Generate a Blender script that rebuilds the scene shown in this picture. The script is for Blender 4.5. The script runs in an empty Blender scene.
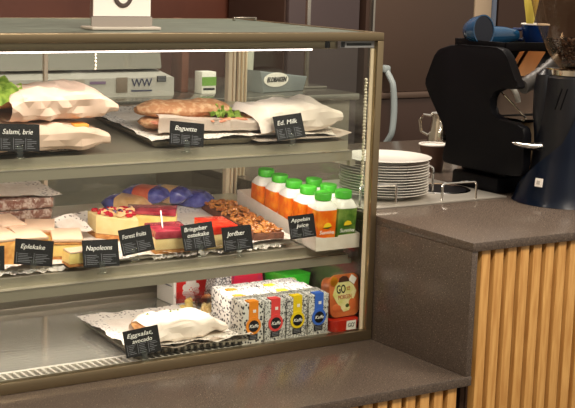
import bpy, bmesh, math, random
from mathutils import Vector, Matrix, noise, Euler
rad = math.radians
scene = bpy.context.scene
COL = scene.collection

# ------------------------------------------------------------------ camera
cam_d = bpy.data.cameras.new('camera'); cam = bpy.data.objects.new('camera', cam_d); COL.objects.link(cam)
_r = Vector((0.83281931, -0.55261644, 0.03204785)); _u = Vector((0.06936886, 0.16163101, 0.98441017)); _f = Vector((0.54918117, 0.81761267, -0.1729438))
cam.matrix_world = Matrix(((_r.x, _u.x, -_f.x, -1.68107436), (_r.y, _u.y, -_f.y, -2.18043488), (_r.z, _u.z, -_f.z, 0.755968496), (0, 0, 0, 1)))
cam_d.sensor_fit = 'HORIZONTAL'; cam_d.sensor_width = 36.0; cam_d.lens = 1395.6 / 575 * 36.0
cam_d.clip_start = 0.05; cam_d.clip_end = 50
scene.camera = cam

# ------------------------------------------------------------------ world, lights, exposure
def lin(c):
    c = c / 255.0
    return c / 12.92 if c <= 0.04045 else ((c + 0.055) / 1.055) ** 2.4
def rgb(r, g, b): return (lin(r), lin(g), lin(b), 1.0)
w = bpy.data.worlds.new('room_light'); scene.world = w; w.use_nodes = True
bg = w.node_tree.nodes['Background']; bg.inputs[1].default_value = 0.62
_tc = w.node_tree.nodes.new('ShaderNodeTexCoord'); _sx = w.node_tree.nodes.new('ShaderNodeSeparateXYZ'); _rp = w.node_tree.nodes.new('ShaderNodeValToRGB')
_rp.color_ramp.elements[0].position = 0.34; _rp.color_ramp.elements[0].color = (0.22, 0.18, 0.14, 1)
_rp.color_ramp.elements[1].position = 0.60; _rp.color_ramp.elements[1].color = (1.0, 0.90, 0.77, 1)
_mr = w.node_tree.nodes.new('ShaderNodeMapRange'); _mr.inputs[1].default_value = -1; _mr.inputs[2].default_value = 1
w.node_tree.links.new(_tc.outputs['Generated'], _sx.inputs[0]); w.node_tree.links.new(_sx.outputs['Z'], _mr.inputs[0])
w.node_tree.links.new(_mr.outputs[0], _rp.inputs[0]); w.node_tree.links.new(_rp.outputs[0], bg.inputs[0])
scene.view_settings.view_transform = 'Standard'; scene.view_settings.look = 'None'
scene.view_settings.exposure = 0.10; scene.view_settings.gamma = 1.0; scene.view_settings.use_curve_mapping = False
def area(name, loc, target, sx, sy, power, col, shape='RECTANGLE'):
    d = bpy.data.lights.new(name, 'AREA'); d.shape = shape; d.size = sx; d.size_y = sy; d.energy = power; d.color = col
    o = bpy.data.objects.new(name, d); COL.objects.link(o); o.location = loc
    o.rotation_euler = (Vector(target) - Vector(loc)).to_track_quat('-Z', 'Y').to_euler()
    return o
area('ceiling_downlight_front', (-0.5, -1.5, 2.0), (-0.3, 0.0, 0.2), 0.7, 0.5, 38, (1.0, 0.88, 0.73))
area('ceiling_downlight_right', (0.9, -1.3, 2.1), (0.4, -0.2, 0.1), 0.5, 0.5, 20, (1.0, 0.86, 0.69))
area('added_wall_light', (-2.1, 0.2, 2.2), (-2.9, 0.6, 0.6), 0.5, 0.5, 26, (1.0, 0.88, 0.73))  # lamp added only to brighten the unseen left wall
area('ceiling_downlight_back', (0.5, 0.8, 2.3), (0.7, 1.2, 0.3), 0.5, 0.5, 48, (1.0, 0.88, 0.75))

# ------------------------------------------------------------------ materials
MATS = {}
def nn(nt, t, **kw):
    n = nt.nodes.new(t)
    for k, v in kw.items(): setattr(n, k, v)
    return n
def mat(name, col, rough=0.5, metal=0.0, var=0.0, scale=30.0, bump=0.0, col2=None, emit=None, trans=0.0, coat=0.0, spec=0.5, stretch=None, thr=None):
    """principled material; col2 mixes in with a noise of the given scale (var = softness), bump = bump strength"""
    if name in MATS: return MATS[name]
    m = bpy.data.materials.new(name); m.use_nodes = True; nt = m.node_tree; b = nt.nodes['Principled BSDF']
    b.inputs['Base Color'].default_value = col; b.inputs['Roughness'].default_value = rough; b.inputs['Metallic'].default_value = metal
    b.inputs['Specular IOR Level'].default_value = spec; b.inputs['Coat Weight'].default_value = coat
    b.inputs['Transmission Weight'].default_value = trans
    if emit: b.inputs['Emission Color'].default_value = col; b.inputs['Emission Strength'].default_value = emit
    if col2 or bump or var:
        tc = nn(nt, 'ShaderNodeTexCoord'); mp = nn(nt, 'ShaderNodeMapping'); nt.links.new(tc.outputs['Object'], mp.inputs[0])
        if stretch: mp.inputs['Scale'].default_value = stretch
        nz = nn(nt, 'ShaderNodeTexNoise'); nz.inputs['Scale'].default_value = scale; nz.inputs['Detail'].default_value = 4
        nt.links.new(mp.outputs[0], nz.inputs['Vector'])
        if col2 or var:
            rp = nn(nt, 'ShaderNodeValToRGB')
            lo, hi = thr if thr else (0.35, 0.65)
            rp.color_ramp.elements[0].position = lo; rp.color_ramp.elements[1].position = hi
            rp.color_ramp.elements[0].color = col
            rp.color_ramp.elements[1].color = col2 if col2 else tuple(min(1, c * (1 + var)) for c in col[:3]) + (1,)
            nt.links.new(nz.outputs[0], rp.inputs[0]); nt.links.new(rp.outputs[0], b.inputs['Base Color'])
        if bump:
            bp = nn(nt, 'ShaderNodeBump'); bp.inputs['Strength'].default_value = bump; bp.inputs['Distance'].default_value = 0.004
            nt.links.new(nz.outputs[0], bp.inputs['Height']); nt.links.new(bp.outputs[0], b.inputs['Normal'])
    MATS[name] = m; return m
def glass(name, tint=(0.96, 1.0, 0.97), refl=1.0, rough=0.02):
    m = bpy.data.materials.new(name); m.use_nodes = True; nt = m.node_tree; nt.nodes.clear()
    o = nn(nt, 'ShaderNodeOutputMaterial'); mx = nn(nt, 'ShaderNodeMixShader'); t = nn(nt, 'ShaderNodeBsdfTransparent'); g = nn(nt, 'ShaderNodeBsdfGlossy')
    t.inputs[0].default_value = (*tint, 1); g.inputs['Roughness'].default_value = rough
    fr = nn(nt, 'ShaderNodeFresnel'); ge = nn(nt, 'ShaderNodeNewGeometry'); io = nn(nt, 'ShaderNodeMapRange')
    io.inputs[3].default_value = 1.45; io.inputs[4].default_value = 1 / 1.45   # same reflectance on the way in and out of a thin pane
    nt.links.new(ge.outputs['Backfacing'], io.inputs[0]); nt.links.new(io.outputs[0], fr.inputs[0])
    ml = nn(nt, 'ShaderNodeMath', operation='MULTIPLY'); ml.inputs[1].default_value = refl
    nt.links.new(fr.outputs[0], ml.inputs[0]); nt.links.new(ml.outputs[0], mx.inputs[0])
    nt.links.new(t.outputs[0], mx.inputs[1]); nt.links.new(g.outputs[0], mx.inputs[2]); nt.links.new(mx.outputs[0], o.inputs[0])
    return m
def patterned(name, base, ink, scale, kind='voronoi', lo=0.10, hi=0.16, rough=0.6, dist=0.0):
    m = bpy.data.materials.new(name); m.use_nodes = True; nt = m.node_tree; b = nt.nodes['Principled BSDF']; b.inputs['Roughness'].default_value = rough
    tc = nn(nt, 'ShaderNodeTexCoord'); rp = nn(nt, 'ShaderNodeValToRGB')
    if kind == 'voronoi': n = nn(nt, 'ShaderNodeTexVoronoi'); n.inputs['Scale'].default_value = scale; out = n.outputs['Distance']
    elif kind == 'edge': n = nn(nt, 'ShaderNodeTexVoronoi', feature='DISTANCE_TO_EDGE'); n.inputs['Scale'].default_value = scale; out = n.outputs['Distance']
    else: n = nn(nt, 'ShaderNodeTexNoise'); n.inputs['Scale'].default_value = scale; n.inputs['Detail'].default_value = 3; n.inputs['Distortion'].default_value = dist; out = n.outputs[0]
    nt.links.new(tc.outputs['Object'], n.inputs['Vector']); nt.links.new(out, rp.inputs[0])
    rp.color_ramp.elements[0].position = lo; rp.color_ramp.elements[1].position = hi
    rp.color_ramp.elements[0].color = ink; rp.color_ramp.elements[1].color = base
    nt.links.new(rp.outputs[0], b.inputs['Base Color']); MATS[name] = m; return m

M_frame = mat('champagne_steel', rgb(146, 130, 102), 0.28, 0.85, stretch=(1, 1, 30), scale=40, bump=0.03)
M_rail = mat('brushed_steel_rail', rgb(186, 178, 160), 0.30, 0.65)
M_steel = mat('steel_sheet', rgb(176, 170, 160), 0.22, 0.9)
M_floorsteel = mat('case_floor_steel', rgb(188, 184, 175), 0.13, 0.6, stretch=(1, 8, 1), scale=30, bump=0.02)
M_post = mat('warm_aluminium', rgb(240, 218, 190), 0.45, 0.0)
M_chrome = mat('chrome', rgb(225, 222, 215), 0.08, 1.0)
M_black = mat('black_plastic', rgb(9, 9, 13), 0.48, spec=.14)
M_dark = mat('dark_gap', rgb(20, 16, 14), 0.7)
M_quartz = None
def quartz():
    m = bpy.data.materials.new('brown_quartz'); m.use_nodes = True; nt = m.node_tree; b = nt.nodes['Principled BSDF']
    b.inputs['Roughness'].default_value = 0.20; b.inputs['Specular IOR Level'].default_value = 0.5
    tc = nn(nt, 'ShaderNodeTexCoord'); v = nn(nt, 'ShaderNodeTexNoise'); v.inputs['Scale'].default_value = 420; v.inputs['Detail'].default_value = 2
    v2 = nn(nt, 'ShaderNodeTexVoronoi'); v2.inputs['Scale'].default_value = 190
    nt.links.new(tc.outputs['Object'], v.inputs['Vector']); nt.links.new(tc.outputs['Object'], v2.inputs['Vector'])
    r1 = nn(nt, 'ShaderNodeValToRGB'); r1.color_ramp.elements[0].position = 0.3; r1.color_ramp.elements[1].position = 0.72
    r1.color_ramp.elements[0].color = rgb(68, 59, 52); r1.color_ramp.elements[1].color = rgb(104, 91, 81)
    r2 = nn(nt, 'ShaderNodeValToRGB'); r2.color_ramp.elements[0].position = 0.07; r2.color_ramp.elements[1].position = 0.16
    r2.color_ramp.elements[0].color = (1, 1, 1, 1); r2.color_ramp.elements[1].color = (0, 0, 0, 1)
    mx = nn(nt, 'ShaderNodeMixRGB'); mx.inputs[2].default_value = rgb(168, 150, 132)
    nt.links.new(v.outputs[0], r1.inputs[0]); nt.links.new(v2.outputs['Distance'], r2.inputs[0])
    nt.links.new(r2.outputs[0], mx.inputs[0]); nt.links.new(r1.outputs[0], mx.inputs[1]); nt.links.new(mx.outputs[0], b.inputs['Base Color'])
    return m
M_quartz = quartz()
M_wood = mat('oak_slats', rgb(176, 124, 62), 0.5, col2=rgb(212, 164, 96), scale=9, stretch=(14, 14, 1.2), thr=(0.3, 0.7))
M_slatback = mat('slat_backing', rgb(58, 38, 24), 0.8)
M_glass = glass('clear_glass', (0.97, 0.99, 0.97), 0.8)
M_sideglass = glass('side_glass', (0.96, 0.985, 0.96), 0.9)
M_backglass = glass('sliding_door_glass', (0.90, 0.92, 0.90), 1.6, 0.04)
M_acrylic = glass('clear_acrylic', (0.93, 0.95, 0.93), 1.6, 0.04)
M_film = glass('clear_film', (0.97, 0.97, 0.97), 2.2, 0.12)
M_paper = mat('bakery_bag_paper', rgb(224, 195, 176), 0.62, col2=rgb(214, 184, 164), scale=25, bump=0.15)
M_whitepaper = mat('white_bag_paper', rgb(234, 220, 208), 0.6, col2=rgb(224, 209, 196), scale=25, bump=0.12)
M_white = mat('white_card', rgb(240, 234, 226), 0.6)
M_lace = patterned('doily_lace', rgb(232, 224, 214), rgb(96, 82, 72), 125, 'voronoi', 0.20, 0.32, 0.7)
M_doily = mat('doily_paper', rgb(236, 226, 214), 0.7, col2=rgb(224, 212, 198), scale=60, bump=0.1)
M_card = mat('blackboard_card', rgb(20, 19, 22), 0.5, spec=.3)
M_chalk = mat('white_marker', rgb(245, 242, 238), 0.6)
M_print = mat('grey_print', rgb(120, 120, 128), 0.6)
M_bread = mat('bread_crust', rgb(176, 112, 62), 0.6, col2=rgb(212, 162, 106), scale=60, bump=0.4)
M_flourbread = mat('floured_crust', rgb(168, 116, 76), 0.7, col2=rgb(214, 178, 138), scale=90, bump=0.4, thr=(0.45, 0.75))
M_lettuce = mat('lettuce', rgb(104, 140, 30), 0.5, col2=rgb(172, 196, 84), scale=70, bump=0.4)
M_ham = mat('pink_filling', rgb(206, 120, 92), 0.5, col2=rgb(226, 160, 126), scale=70)
M_cheese = mat('orange_cheese', rgb(232, 158, 66), 0.5)

# ------------------------------------------------------------------ mesh helpers
class MB:
    def __init__(s): s.bm = bmesh.new(); s.mi = 0
    def _set(s, faces):
        for f in faces: f.material_index = s.mi
    def box(s, x0, y0, z0, x1, y1, z1, bev=0.0, mtx=None, seg=2):
        r = bmesh.ops.create_cube(s.bm, size=1.0); vs = r['verts']
        for v in vs: v.co = Vector(((x0 + x1) / 2 + v.co.x * (x1 - x0), (y0 + y1) / 2 + v.co.y * (y1 - y0), (z0 + z1) / 2 + v.co.z * (z1 - z0)))
        fs = {f for v in vs for f in v.link_faces}
        if bev > 0:
            es = {e for v in vs for e in v.link_edges}
            rr = bmesh.ops.bevel(s.bm, geom=list(es), offset=min(bev, 0.49 * min(abs(x1 - x0), abs(y1 - y0), abs(z1 - z0))), segments=seg, affect='EDGES', profile=0.5)
            fs = set(rr['faces']) | {f for f in fs if f.is_valid}
            vs = list({v for f in fs for v in f.verts})
        if mtx is not None:
            for v in vs: v.co = mtx @ v.co
        s._set(fs); return s
    def grid(s, fn, nu, nv, close_v=False, cap=False):
        P = [[s.bm.verts.new(fn(i / (nu - 1), j / (nv if close_v else nv - 1))) for j in range(nv)] for i in range(nu)]
        fs = []
        for i in range(nu - 1):
            for j in range(nv if close_v else nv - 1):
                k = (j + 1) % nv
                fs.append(s.bm.faces.new((P[i][j], P[i][k], P[i + 1][k], P[i + 1][j])))
        if cap:
            fs.append(s.bm.faces.new(P[0])); fs.append(s.bm.faces.new(P[-1][::-1]))
        s._set(fs); return s
    def lathe(s, prof, c=(0, 0, 0), n=32, mtx=None, a0=0.0, a1=2 * math.pi):
        full = abs(a1 - a0 - 2 * math.pi) < 1e-6
        rings = []; c = Vector(c)
        for (r, z) in prof:
            ring = []
            for k in range(n if full else n + 1):
                a = a0 + (a1 - a0) * k / n
                p = Vector((r * math.cos(a), r * math.sin(a), z))
                p = (mtx @ p if mtx is not None else p) + c
                ring.append(s.bm.verts.new(p))
            rings.append(ring)
        fs = []
        for a, b in zip(rings, rings[1:]):
            m = len(a)
            for k in range(m if full else m - 1):
                fs.append(s.bm.faces.new((a[k], a[(k + 1) % m], b[(k + 1) % m], b[k])))
        if full:
            if prof[0][0] > 1e-6: fs.append(s.bm.faces.new(rings[0][::-1]))
            if prof[-1][0] > 1e-6: fs.append(s.bm.faces.new(rings[-1]))
        s._set(fs); return s
    def tube(s, pts, r, n=8, closed=False):
        pts = [Vector(p) for p in pts]; rings = []; up = None
        for i, p in enumerate(pts):
            t = (pts[min(i + 1, len(pts) - 1)] - pts[max(i - 1, 0)]).normalized()
            if up is None: up = t.orthogonal().normalized()
            up = (up - t * up.dot(t)).normalized(); sd = t.cross(up)
            rr = r(i / (len(pts) - 1)) if callable(r) else r
            rings.append([s.bm.verts.new(p + (up * math.cos(2 * math.pi * k / n) + sd * math.sin(2 * math.pi * k / n)) * rr) for k in range(n)])
        fs = []
        for a, b in zip(rings, rings[1:]):
            for k in range(n): fs.append(s.bm.faces.new((a[k], a[(k + 1) % n], b[(k + 1) % n], b[k])))
        fs.append(s.bm.faces.new(rings[0][::-1])); fs.append(s.bm.faces.new(rings[-1])); s._set(fs); return s
    def prism(s, pts, fn0, fn1, bev=0.0):
        """polygon pts (2d) extruded between the maps fn0 and fn1 (2d -> 3d)"""
        a = [s.bm.verts.new(fn0(*p)) for p in pts]; b = [s.bm.verts.new(fn1(*p)) for p in pts]; n = len(pts)
        fs = [s.bm.faces.new(a[::-1]), s.bm.faces.new(b)]
        for k in range(n): fs.append(s.bm.faces.new((a[k], a[(k + 1) % n], b[(k + 1) % n], b[k])))
        if bev:
            es = {e for f in fs[:2] for e in f.edges}
            rr = bmesh.ops.bevel(s.bm, geom=list(es), offset=bev, segments=2, affect='EDGES', profile=0.5)
            fs = [f for f in fs if f.is_valid] + list(rr['faces'])
        s._set(fs); return s
    def ball(s, c, rx, ry=None, rz=None, sub=2, nz=0.0, seed=0, mtx=None):
        ry = ry or rx; rz = rz or rx
        r = bmesh.ops.create_icosphere(s.bm, subdivisions=sub, radius=1.0)
        for v in r['verts']:
            k = 1 + (nz * noise.noise(v.co * 2.2 + Vector((seed * 3.7, seed * 1.3, 0))) if nz else 0)
            p = Vector((v.co.x * rx, v.co.y * ry, v.co.z * rz)) * k
            v.co = (mtx @ p if mtx is not None else p) + Vector(c)
        s._set({f for v in r['verts'] for f in v.link_faces}); return s
    def build(s, name, mats, parent=None, smooth=True, angle=35, loc=None):
        if not isinstance(mats, (list, tuple)): mats = [mats]
        bmesh.ops.recalc_face_normals(s.bm, faces=s.bm.faces[:])
        if smooth:
            for f in s.bm.faces: f.smooth = True
            ca = rad(angle)
            for e in s.bm.edges:
                if len(e.link_faces) == 2:
                    if e.calc_face_angle(0) > ca: e.smooth = False
        me = bpy.data.meshes.new(name); s.bm.to_mesh(me); s.bm.free()
        for m in mats: me.materials.append(m)
        o = bpy.data.objects.new(name, me); COL.objects.link(o)
        if parent is not None: o.parent = parent
        if loc is not None: o.location = loc
        return o
def tag(o, label, cat, group=None):
    o['label'] = label; o['category'] = cat
    if group: o['group'] = group
    return o
def thing(name, label, cat, loc=(0, 0, 0), rot=(0, 0, 0), group=None):
    o = bpy.data.objects.new(name, None); o.empty_display_size = 0.03; COL.objects.link(o)
    o.location = loc; o.rotation_euler = rot
    return tag(o, label, cat, group)
def struct(o): o['kind'] = 'structure'; return o
def dup(root, loc, label, rot=None):
    c = root.copy(); COL.objects.link(c); c.location = loc; c['label'] = label
    if rot is not None: c.rotation_euler = rot
    for ch in list(root.children):
        d = ch.copy(); COL.objects.link(d); d.parent = c
        for g in list(ch.children):
            e = g.copy(); COL.objects.link(e); e.parent = d
    return c
def text_mesh(name, body, size, mtx, mt, parent, extrude=0.0002, shear=0.0, spacing=1.0, bold=0.0, width=None, align='CENTER'):
    cu = bpy.data.curves.new(name, 'FONT'); cu.body = body; cu.size = size; cu.extrude = extrude; cu.shear = shear
    cu.align_x = align; cu.align_y = 'CENTER'; cu.space_character = spacing; cu.offset = bold; cu.resolution_u = 3
    tmp = bpy.data.objects.new(name + '_curve', cu); COL.objects.link(tmp)
    bpy.context.view_layer.update()
    me = bpy.data.meshes.new_from_object(tmp.evaluated_get(bpy.context.evaluated_depsgraph_get()))
    bpy.data.objects.remove(tmp); bpy.data.curves.remove(cu)
    if width and len(me.vertices):
        xs = [v.co.x for v in me.vertices]; k = width / (max(xs) - min(xs)); c = (max(xs) + min(xs)) / 2
        for v in me.vertices: v.co.x = (v.co.x - c) * k
    me.transform(mtx); me.materials.clear(); me.materials.append(mt); me.name = name
    o = bpy.data.objects.new(name, me); COL.objects.link(o); o.parent = parent
    return o
FRONT = Matrix.Rotation(rad(90), 4, 'X')          # text in the XZ plane, read from -Y
def fr(x, y, z): return Matrix.Translation((x, y, z)) @ FRONT
def nz3(p, s, seed=0): return noise.noise(Vector(p) * s + Vector((seed * 5.1, seed * 2.3, seed * 7.7)))
def sh1(y): return 0.398 + 0.08 * (y - 0.08)      # heights of the two tilted shelves
def sh2(y): return 0.186 + 0.08 * (y - 0.08)
TILT = math.atan(0.08)
FZ = 0.018                                        # floor of the case

# ================================================================== SETTING
M_wallred = mat('red_brown_panelling', rgb(84, 44, 30), 0.5, col2=rgb(72, 36, 24), scale=4)
M_walltan = mat('tan_panel', rgb(168, 148, 124), 0.6)
M_floor = mat('kitchen_floor', rgb(88, 78, 70), 0.5, col2=rgb(100, 90, 80), scale=8)
struct(MB().box(-4, -4, -0.82, 5, 3, -0.75).build('floor', M_floor))
struct(MB().box(-4, 2.0, -0.75, 5, 2.1, 2.6).build('wall_back', M_wallred))
struct(MB().box(-3.0, -4, -0.75, -2.9, 3, 2.6).build('added_wall_left', mat('added_wall_cream', rgb(206, 192, 170), 0.7, col2=rgb(198, 184, 162), scale=3)))  # unseen wall added so the right side glass reflects something pale
struct(MB().box(1.632, 1.6, -0.75, 1.709, 1.98, 2.4, 0.004).build('trim_1', M_walltan))

# ================================================================== COUNTERS
t = thing('stone_counter', 'low brown speckled stone counter carrying the glass display case', 'counter', (-0.7, -0.15, -0.75))
def bl(o, root): # place a mesh built in world space under an empty that has been moved
    o.matrix_parent_inverse = Matrix.Translation(root.location).inverted(); return o
bl(MB().box(-1.6, -0.292, -0.0185, 0.0145, 0.62, 0.0, 0.0012).build('worktop', M_quartz, t), t)
bl(MB().box(-1.58, -0.262, -0.75, -0.002, 0.6, -0.0185).build('cabinet_body', M_slatback, t), t)
M_mid = M_slatback
t = thing('stone_counter', 'raised brown speckled stone counter with waterfall end, carrying plates and coffee grinder', 'counter', (0.7, 0.2, -0.75))
bl(MB().box(0.0005, -0.292, 0.2375, 2.2, 0.93, 0.2545, 0.0012).build('worktop', M_quartz, t), t)
bl(MB().box(0.0005, -0.290, 0.0002, 0.0145, 0.93, 0.2375, 0.0008).build('side_panel', M_quartz, t), t)
bl(MB().box(0.0146, -0.262, -0.75, 2.18, 0.9, 0.2375).build('cabinet_body', M_slatback, t), t)
def slats(label, x0, x1, z0, z1):
    t = thing('slat_panel', label, 'wall panel', ((x0 + x1) / 2, -0.27, z0))
    m = MB(); x = x0
    while x + 0.0215 <= x1 + 1e-4:
        m.box(x, -0.2855, z0, x + 0.0215, -0.266, z1, 0.0012); x += 0.0325
    bl(m.build('slats', M_wood, t), t)
    bl(MB().box(x0 - 0.004, -0.2668, z0, x1 + 0.004, -0.2625, z1).build('backing_board', M_slatback, t), t)
slats('oak slat cladding below the low stone counter', 0.0285 - 0.0325 * 40, -0.002, -0.74, -0.019)
slats('oak slat cladding under the raised stone counter, right of the end panel', 0.0285, 2.1, -0.74, 0.237)

# ================================================================== DISPLAY CASE
XL, XR, YB, HT = -0.99, -0.001, 0.545, 0.62
case = thing('display_case', 'refrigerated glass display case with champagne metal frame, full of food', 'display case', (-0.5, 0.27, 0.0))
def cs(m, name, mats, **k): return bl(m.build(name, mats, case, **k), case)
m = MB()
m.box(XL, 0.0, 0.604, XR, 0.022, HT, 0.0015); m.box(XL, 0.0, 0.0005, XR, 0.02, 0.021, 0.0015)
m.box(XR - 0.0150, 0.0, 0.021, XR, 0.012, 0.604, 0.0015); m.box(XL, 0.0, 0.021, XL + 0.0195, 0.016, 0.604, 0.0015)
cs(m, 'front_frame', M_frame)
m = MB(); m.box(XL, 0.022, 0.608, XL + 0.016, YB, HT, .001); m.box(XR - 0.016, 0.022, 0.608, XR, YB, HT, .001); m.box(XL, YB - 0.012, 0.600, XR, YB, HT - .001, .001)
cs(m, 'top_frame', M_frame)
M_topglass = mat('top_glass_reflected_streaks', rgb(116, 124, 112), 0.45, col2=rgb(62, 70, 62), scale=34, stretch=(.3, 6, 1), spec=.25)  # grey-green streaks of reflection put into the opaque colour
cs(MB().box(XL + .016, 0.022, 0.611, XR - .016, YB - .012, 0.6185), 'top_glass', M_topglass)
cs(MB().box(XL + .0195, 0.006, 0.021, XR - .0152, 0.010, 0.604), 'front_glass', M_glass)
cs(MB().box(XR - 0.006, 0.016, 0.021, XR - 0.001, YB - 0.001, 0.608), 'side_glass', M_sideglass)
cs(MB().box(XL + 0.001, 0.016, 0.021, XL + 0.006, YB - 0.001, 0.608), 'side_glass', M_sideglass)
# inner seal lines along the right post
m = MB(); m.box(-0.0222, 0.0122, 0.021, -0.0124, 0.0158, 0.588); cs(m, 'edge_trim', M_post)
m = MB(); m.box(-0.0112, 0.0122, 0.021, -0.0072, 0.0158, 0.588); cs(m, 'edge_seal', M_black)
# floor, vent, rear ledge
cs(MB().box(XL + .004, 0.07, 0.0005, XR - .008, 0.44, FZ), 'floor_plate', M_floorsteel)
m = MB(); m.box(XL + .004, 0.0205, 0.0005, XR - .008, 0.0698, 0.009); cs(m, 'vent_channel', M_dark)
m = MB(); m.box(XL + .006, 0.0205, 0.0095, XR - .008, 0.0265, FZ + .001); m.box(XL + .006, 0.061, 0.0095, XR - .008, 0.0698, FZ + .001)
x = XL + 0.01
while x < XR - 0.02:
    m.prism([(x, 0.0265), (x + 0.0048, 0.0265), (x + 0.0048, 0.061), (x, 0.061)], lambda a, b: (a - 0.0, b, 0.012), lambda a, b: (a, b, FZ + .0005)); x += 0.0135
cs(m, 'vent_grille', mat('vent_metal', rgb(222, 214, 202), .35, .2))
cs(MB().box(XL + .004, 0.4402, 0.0005, XR - .008, YB, 0.031, .002), 'rear_ledge', mat('ledge_steel', rgb(128, 121, 106), .35, .5))
# sliding doors at the back
m = MB()
m.box(-0.482, 0.532, 0.036, -0.4735, 0.543, 0.600, .001); cs(m, 'door_stile', M_post)
m = MB()
for a, b in ((-0.034, -0.024), (-0.0205, -0.0145), (-0.0075, -0.0035)): m.box(a, 0.528, 0.036, b, 0.5445, 0.600, .001)
cs(m, 'corner_post', M_post)
m = MB(); m.box(-0.024, 0.536, 0.036, -0.0205, 0.5445, 0.6); m.box(-0.0145, 0.536, 0.036, -0.0075, 0.5445, 0.6); cs(m, 'corner_post_core', mat('post_core', rgb(120, 104, 90), 0.5, 0.3))
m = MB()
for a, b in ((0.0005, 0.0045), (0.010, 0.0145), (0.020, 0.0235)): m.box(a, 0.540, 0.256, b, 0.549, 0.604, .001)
cs(m, 'corner_post_reflection', M_post)  # ribs outside the glass imitate the mirror image of the corner post
m = MB(); m.box(XL + .004, 0.5345, 0.036, -0.483, 0.538, 0.60); m.box(-0.473, 0.5385, 0.036, -0.036, 0.542, 0.60)
cs(m, 'sliding_door_glass', M_backglass)
# lamp housing and led strip
cs(MB().box(XL + .02, 0.0205, 0.588, -0.121, 0.052, 0.6045, .001), 'lamp_housing', M_frame)
M_led = mat('led_strip', (1.0, 0.80, 0.74, 1), 0.5, emit=7.0)
cs(MB().box(XL + .03, 0.026, 0.5853, -0.153, 0.034, 0.5879), 'led_strip', M_led)
led = area('led_lamp', (-0.57, 0.040, 0.583), (-0.57, 0.50, 0.42), 0.82, 0.012, 1.15, (1.0, 0.90, 0.85))
for zt in (sh1(0.084), sh2(0.084)):
    cs(MB().box(XL + .03, 0.0845, zt - .0105, -0.05, 0.0925, zt - .0065), 'led_strip', M_led)
    area('led_lamp', (-0.52, 0.0885, zt - .012), (-0.52, 0.17, zt - .20), 0.90, 0.010, 1.35, (1.0, 0.90, 0.85))
m = MB(); m.box(-0.128, 0.0195, 0.5895, -0.117, 0.030, 0.603, .001); cs(m, 'lamp_clip', M_black)
m = MB(); m.box(-0.1165, 0.0195, 0.588, -0.098, 0.03, 0.604, .001); cs(m, 'hinge_block', M_frame)
m = MB(); m.box(-0.0975, 0.0115, 0.5905, -0.0165, 0.0135, 0.603); m.mi = 1; m.box(-0.0965, 0.0105, 0.5915, -0.088, 0.0115, 0.602)
m.box(-0.083, 0.0105, 0.5945, -0.024, 0.0115, 0.5995)
cs(m, 'thermometer_strip', [mat('strip_grey', rgb(150, 146, 152), .5), M_black])
# shelves
def shelf(zf, zt, name):
    m = MB()
    a = lambda x, y, z: (x, y, z)
    prof = [(0.0625, zt - .0185 - .0195), (0.0625, zt - .0185), (0.078, zt - .0175), (0.078, zt), (0.084, zt), (0.52, zt + .08 * .44), (0.52, zt + .08 * .44 - .005), (0.082, zt - .0055), (0.082, zt - .036)]
    m.prism(prof, lambda y, z: (XL + .008, y, z), lambda y, z: (-0.022, y, z))
    return cs(m, name, M_rail, angle=20)
shelf(0, sh1(0.084), 'shelf'); shelf(0, sh2(0.084), 'shelf')
for zt in (sh1(0.084), sh2(0.084)):
    cs(MB().box(XL + .008, 0.0605, zt - .0192, -0.0225, 0.0636, zt - .0178, .0004), 'shelf_edge_strip', M_chrome)
m = MB(); m.box(-0.0215, 0.07, sh1(.08) - .05, -0.0075, 0.50, sh1(.08) - .038); m.box(-0.0215, 0.07, sh2(.08) - .04, -0.0075, 0.50, sh2(.08) - .03)
cs(m, 'shelf_bracket', M_rail)
# hinge clips on the top glass
m = MB()
for x in (-0.075, -0.02):
    m.box(x - .002, 0.44, 0.6187, x + .002, 0.448, 0.627, .001)
m.box(-0.075, 0.441, 0.624, -0.02, 0.447, 0.627, .001); cs(m, 'top_hinge', M_steel)
m = MB()
for k in range(34): m.ball((0.0325 + 0.0006 * math.sin(k * 1.7), 0.098, 0.5185 - k * 0.0066), 0.0037, 0.0037, 0.0036, sub=2)
for k in range(33): m.tube([(0.0325, 0.098, 0.5185 - k * 0.0066), (0.0325, 0.098, 0.5185 - (k + 1) * 0.0066)], 0.0008, 5)
M_bead = mat('bead_steel', rgb(236, 222, 200), 0.25, 0.25)
m.build('bead_chain', M_bead)
o = bpy.data.objects['bead_chain']; tag(o, 'beaded metal chain hanging outside the right glass of the case', 'chain')
m = MB()
for k in range(7): m.ball((-0.574, 0.1, 0.590 - k * 0.0066), 0.0024, sub=1)
for k in range(6): m.tube([(-0.574, 0.1, 0.590 - k * 0.0066), (-0.574, 0.1, 0.590 - (k + 1) * 0.0066)], 0.0007, 5)
m.tube([(-0.574, 0.1, 0.590), (-0.574, 0.1, 0.611)], 0.0006, 5)
tag(m.build('bead_chain', M_bead), 'short beaded chain hanging inside the case below the sign', 'chain')

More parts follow.
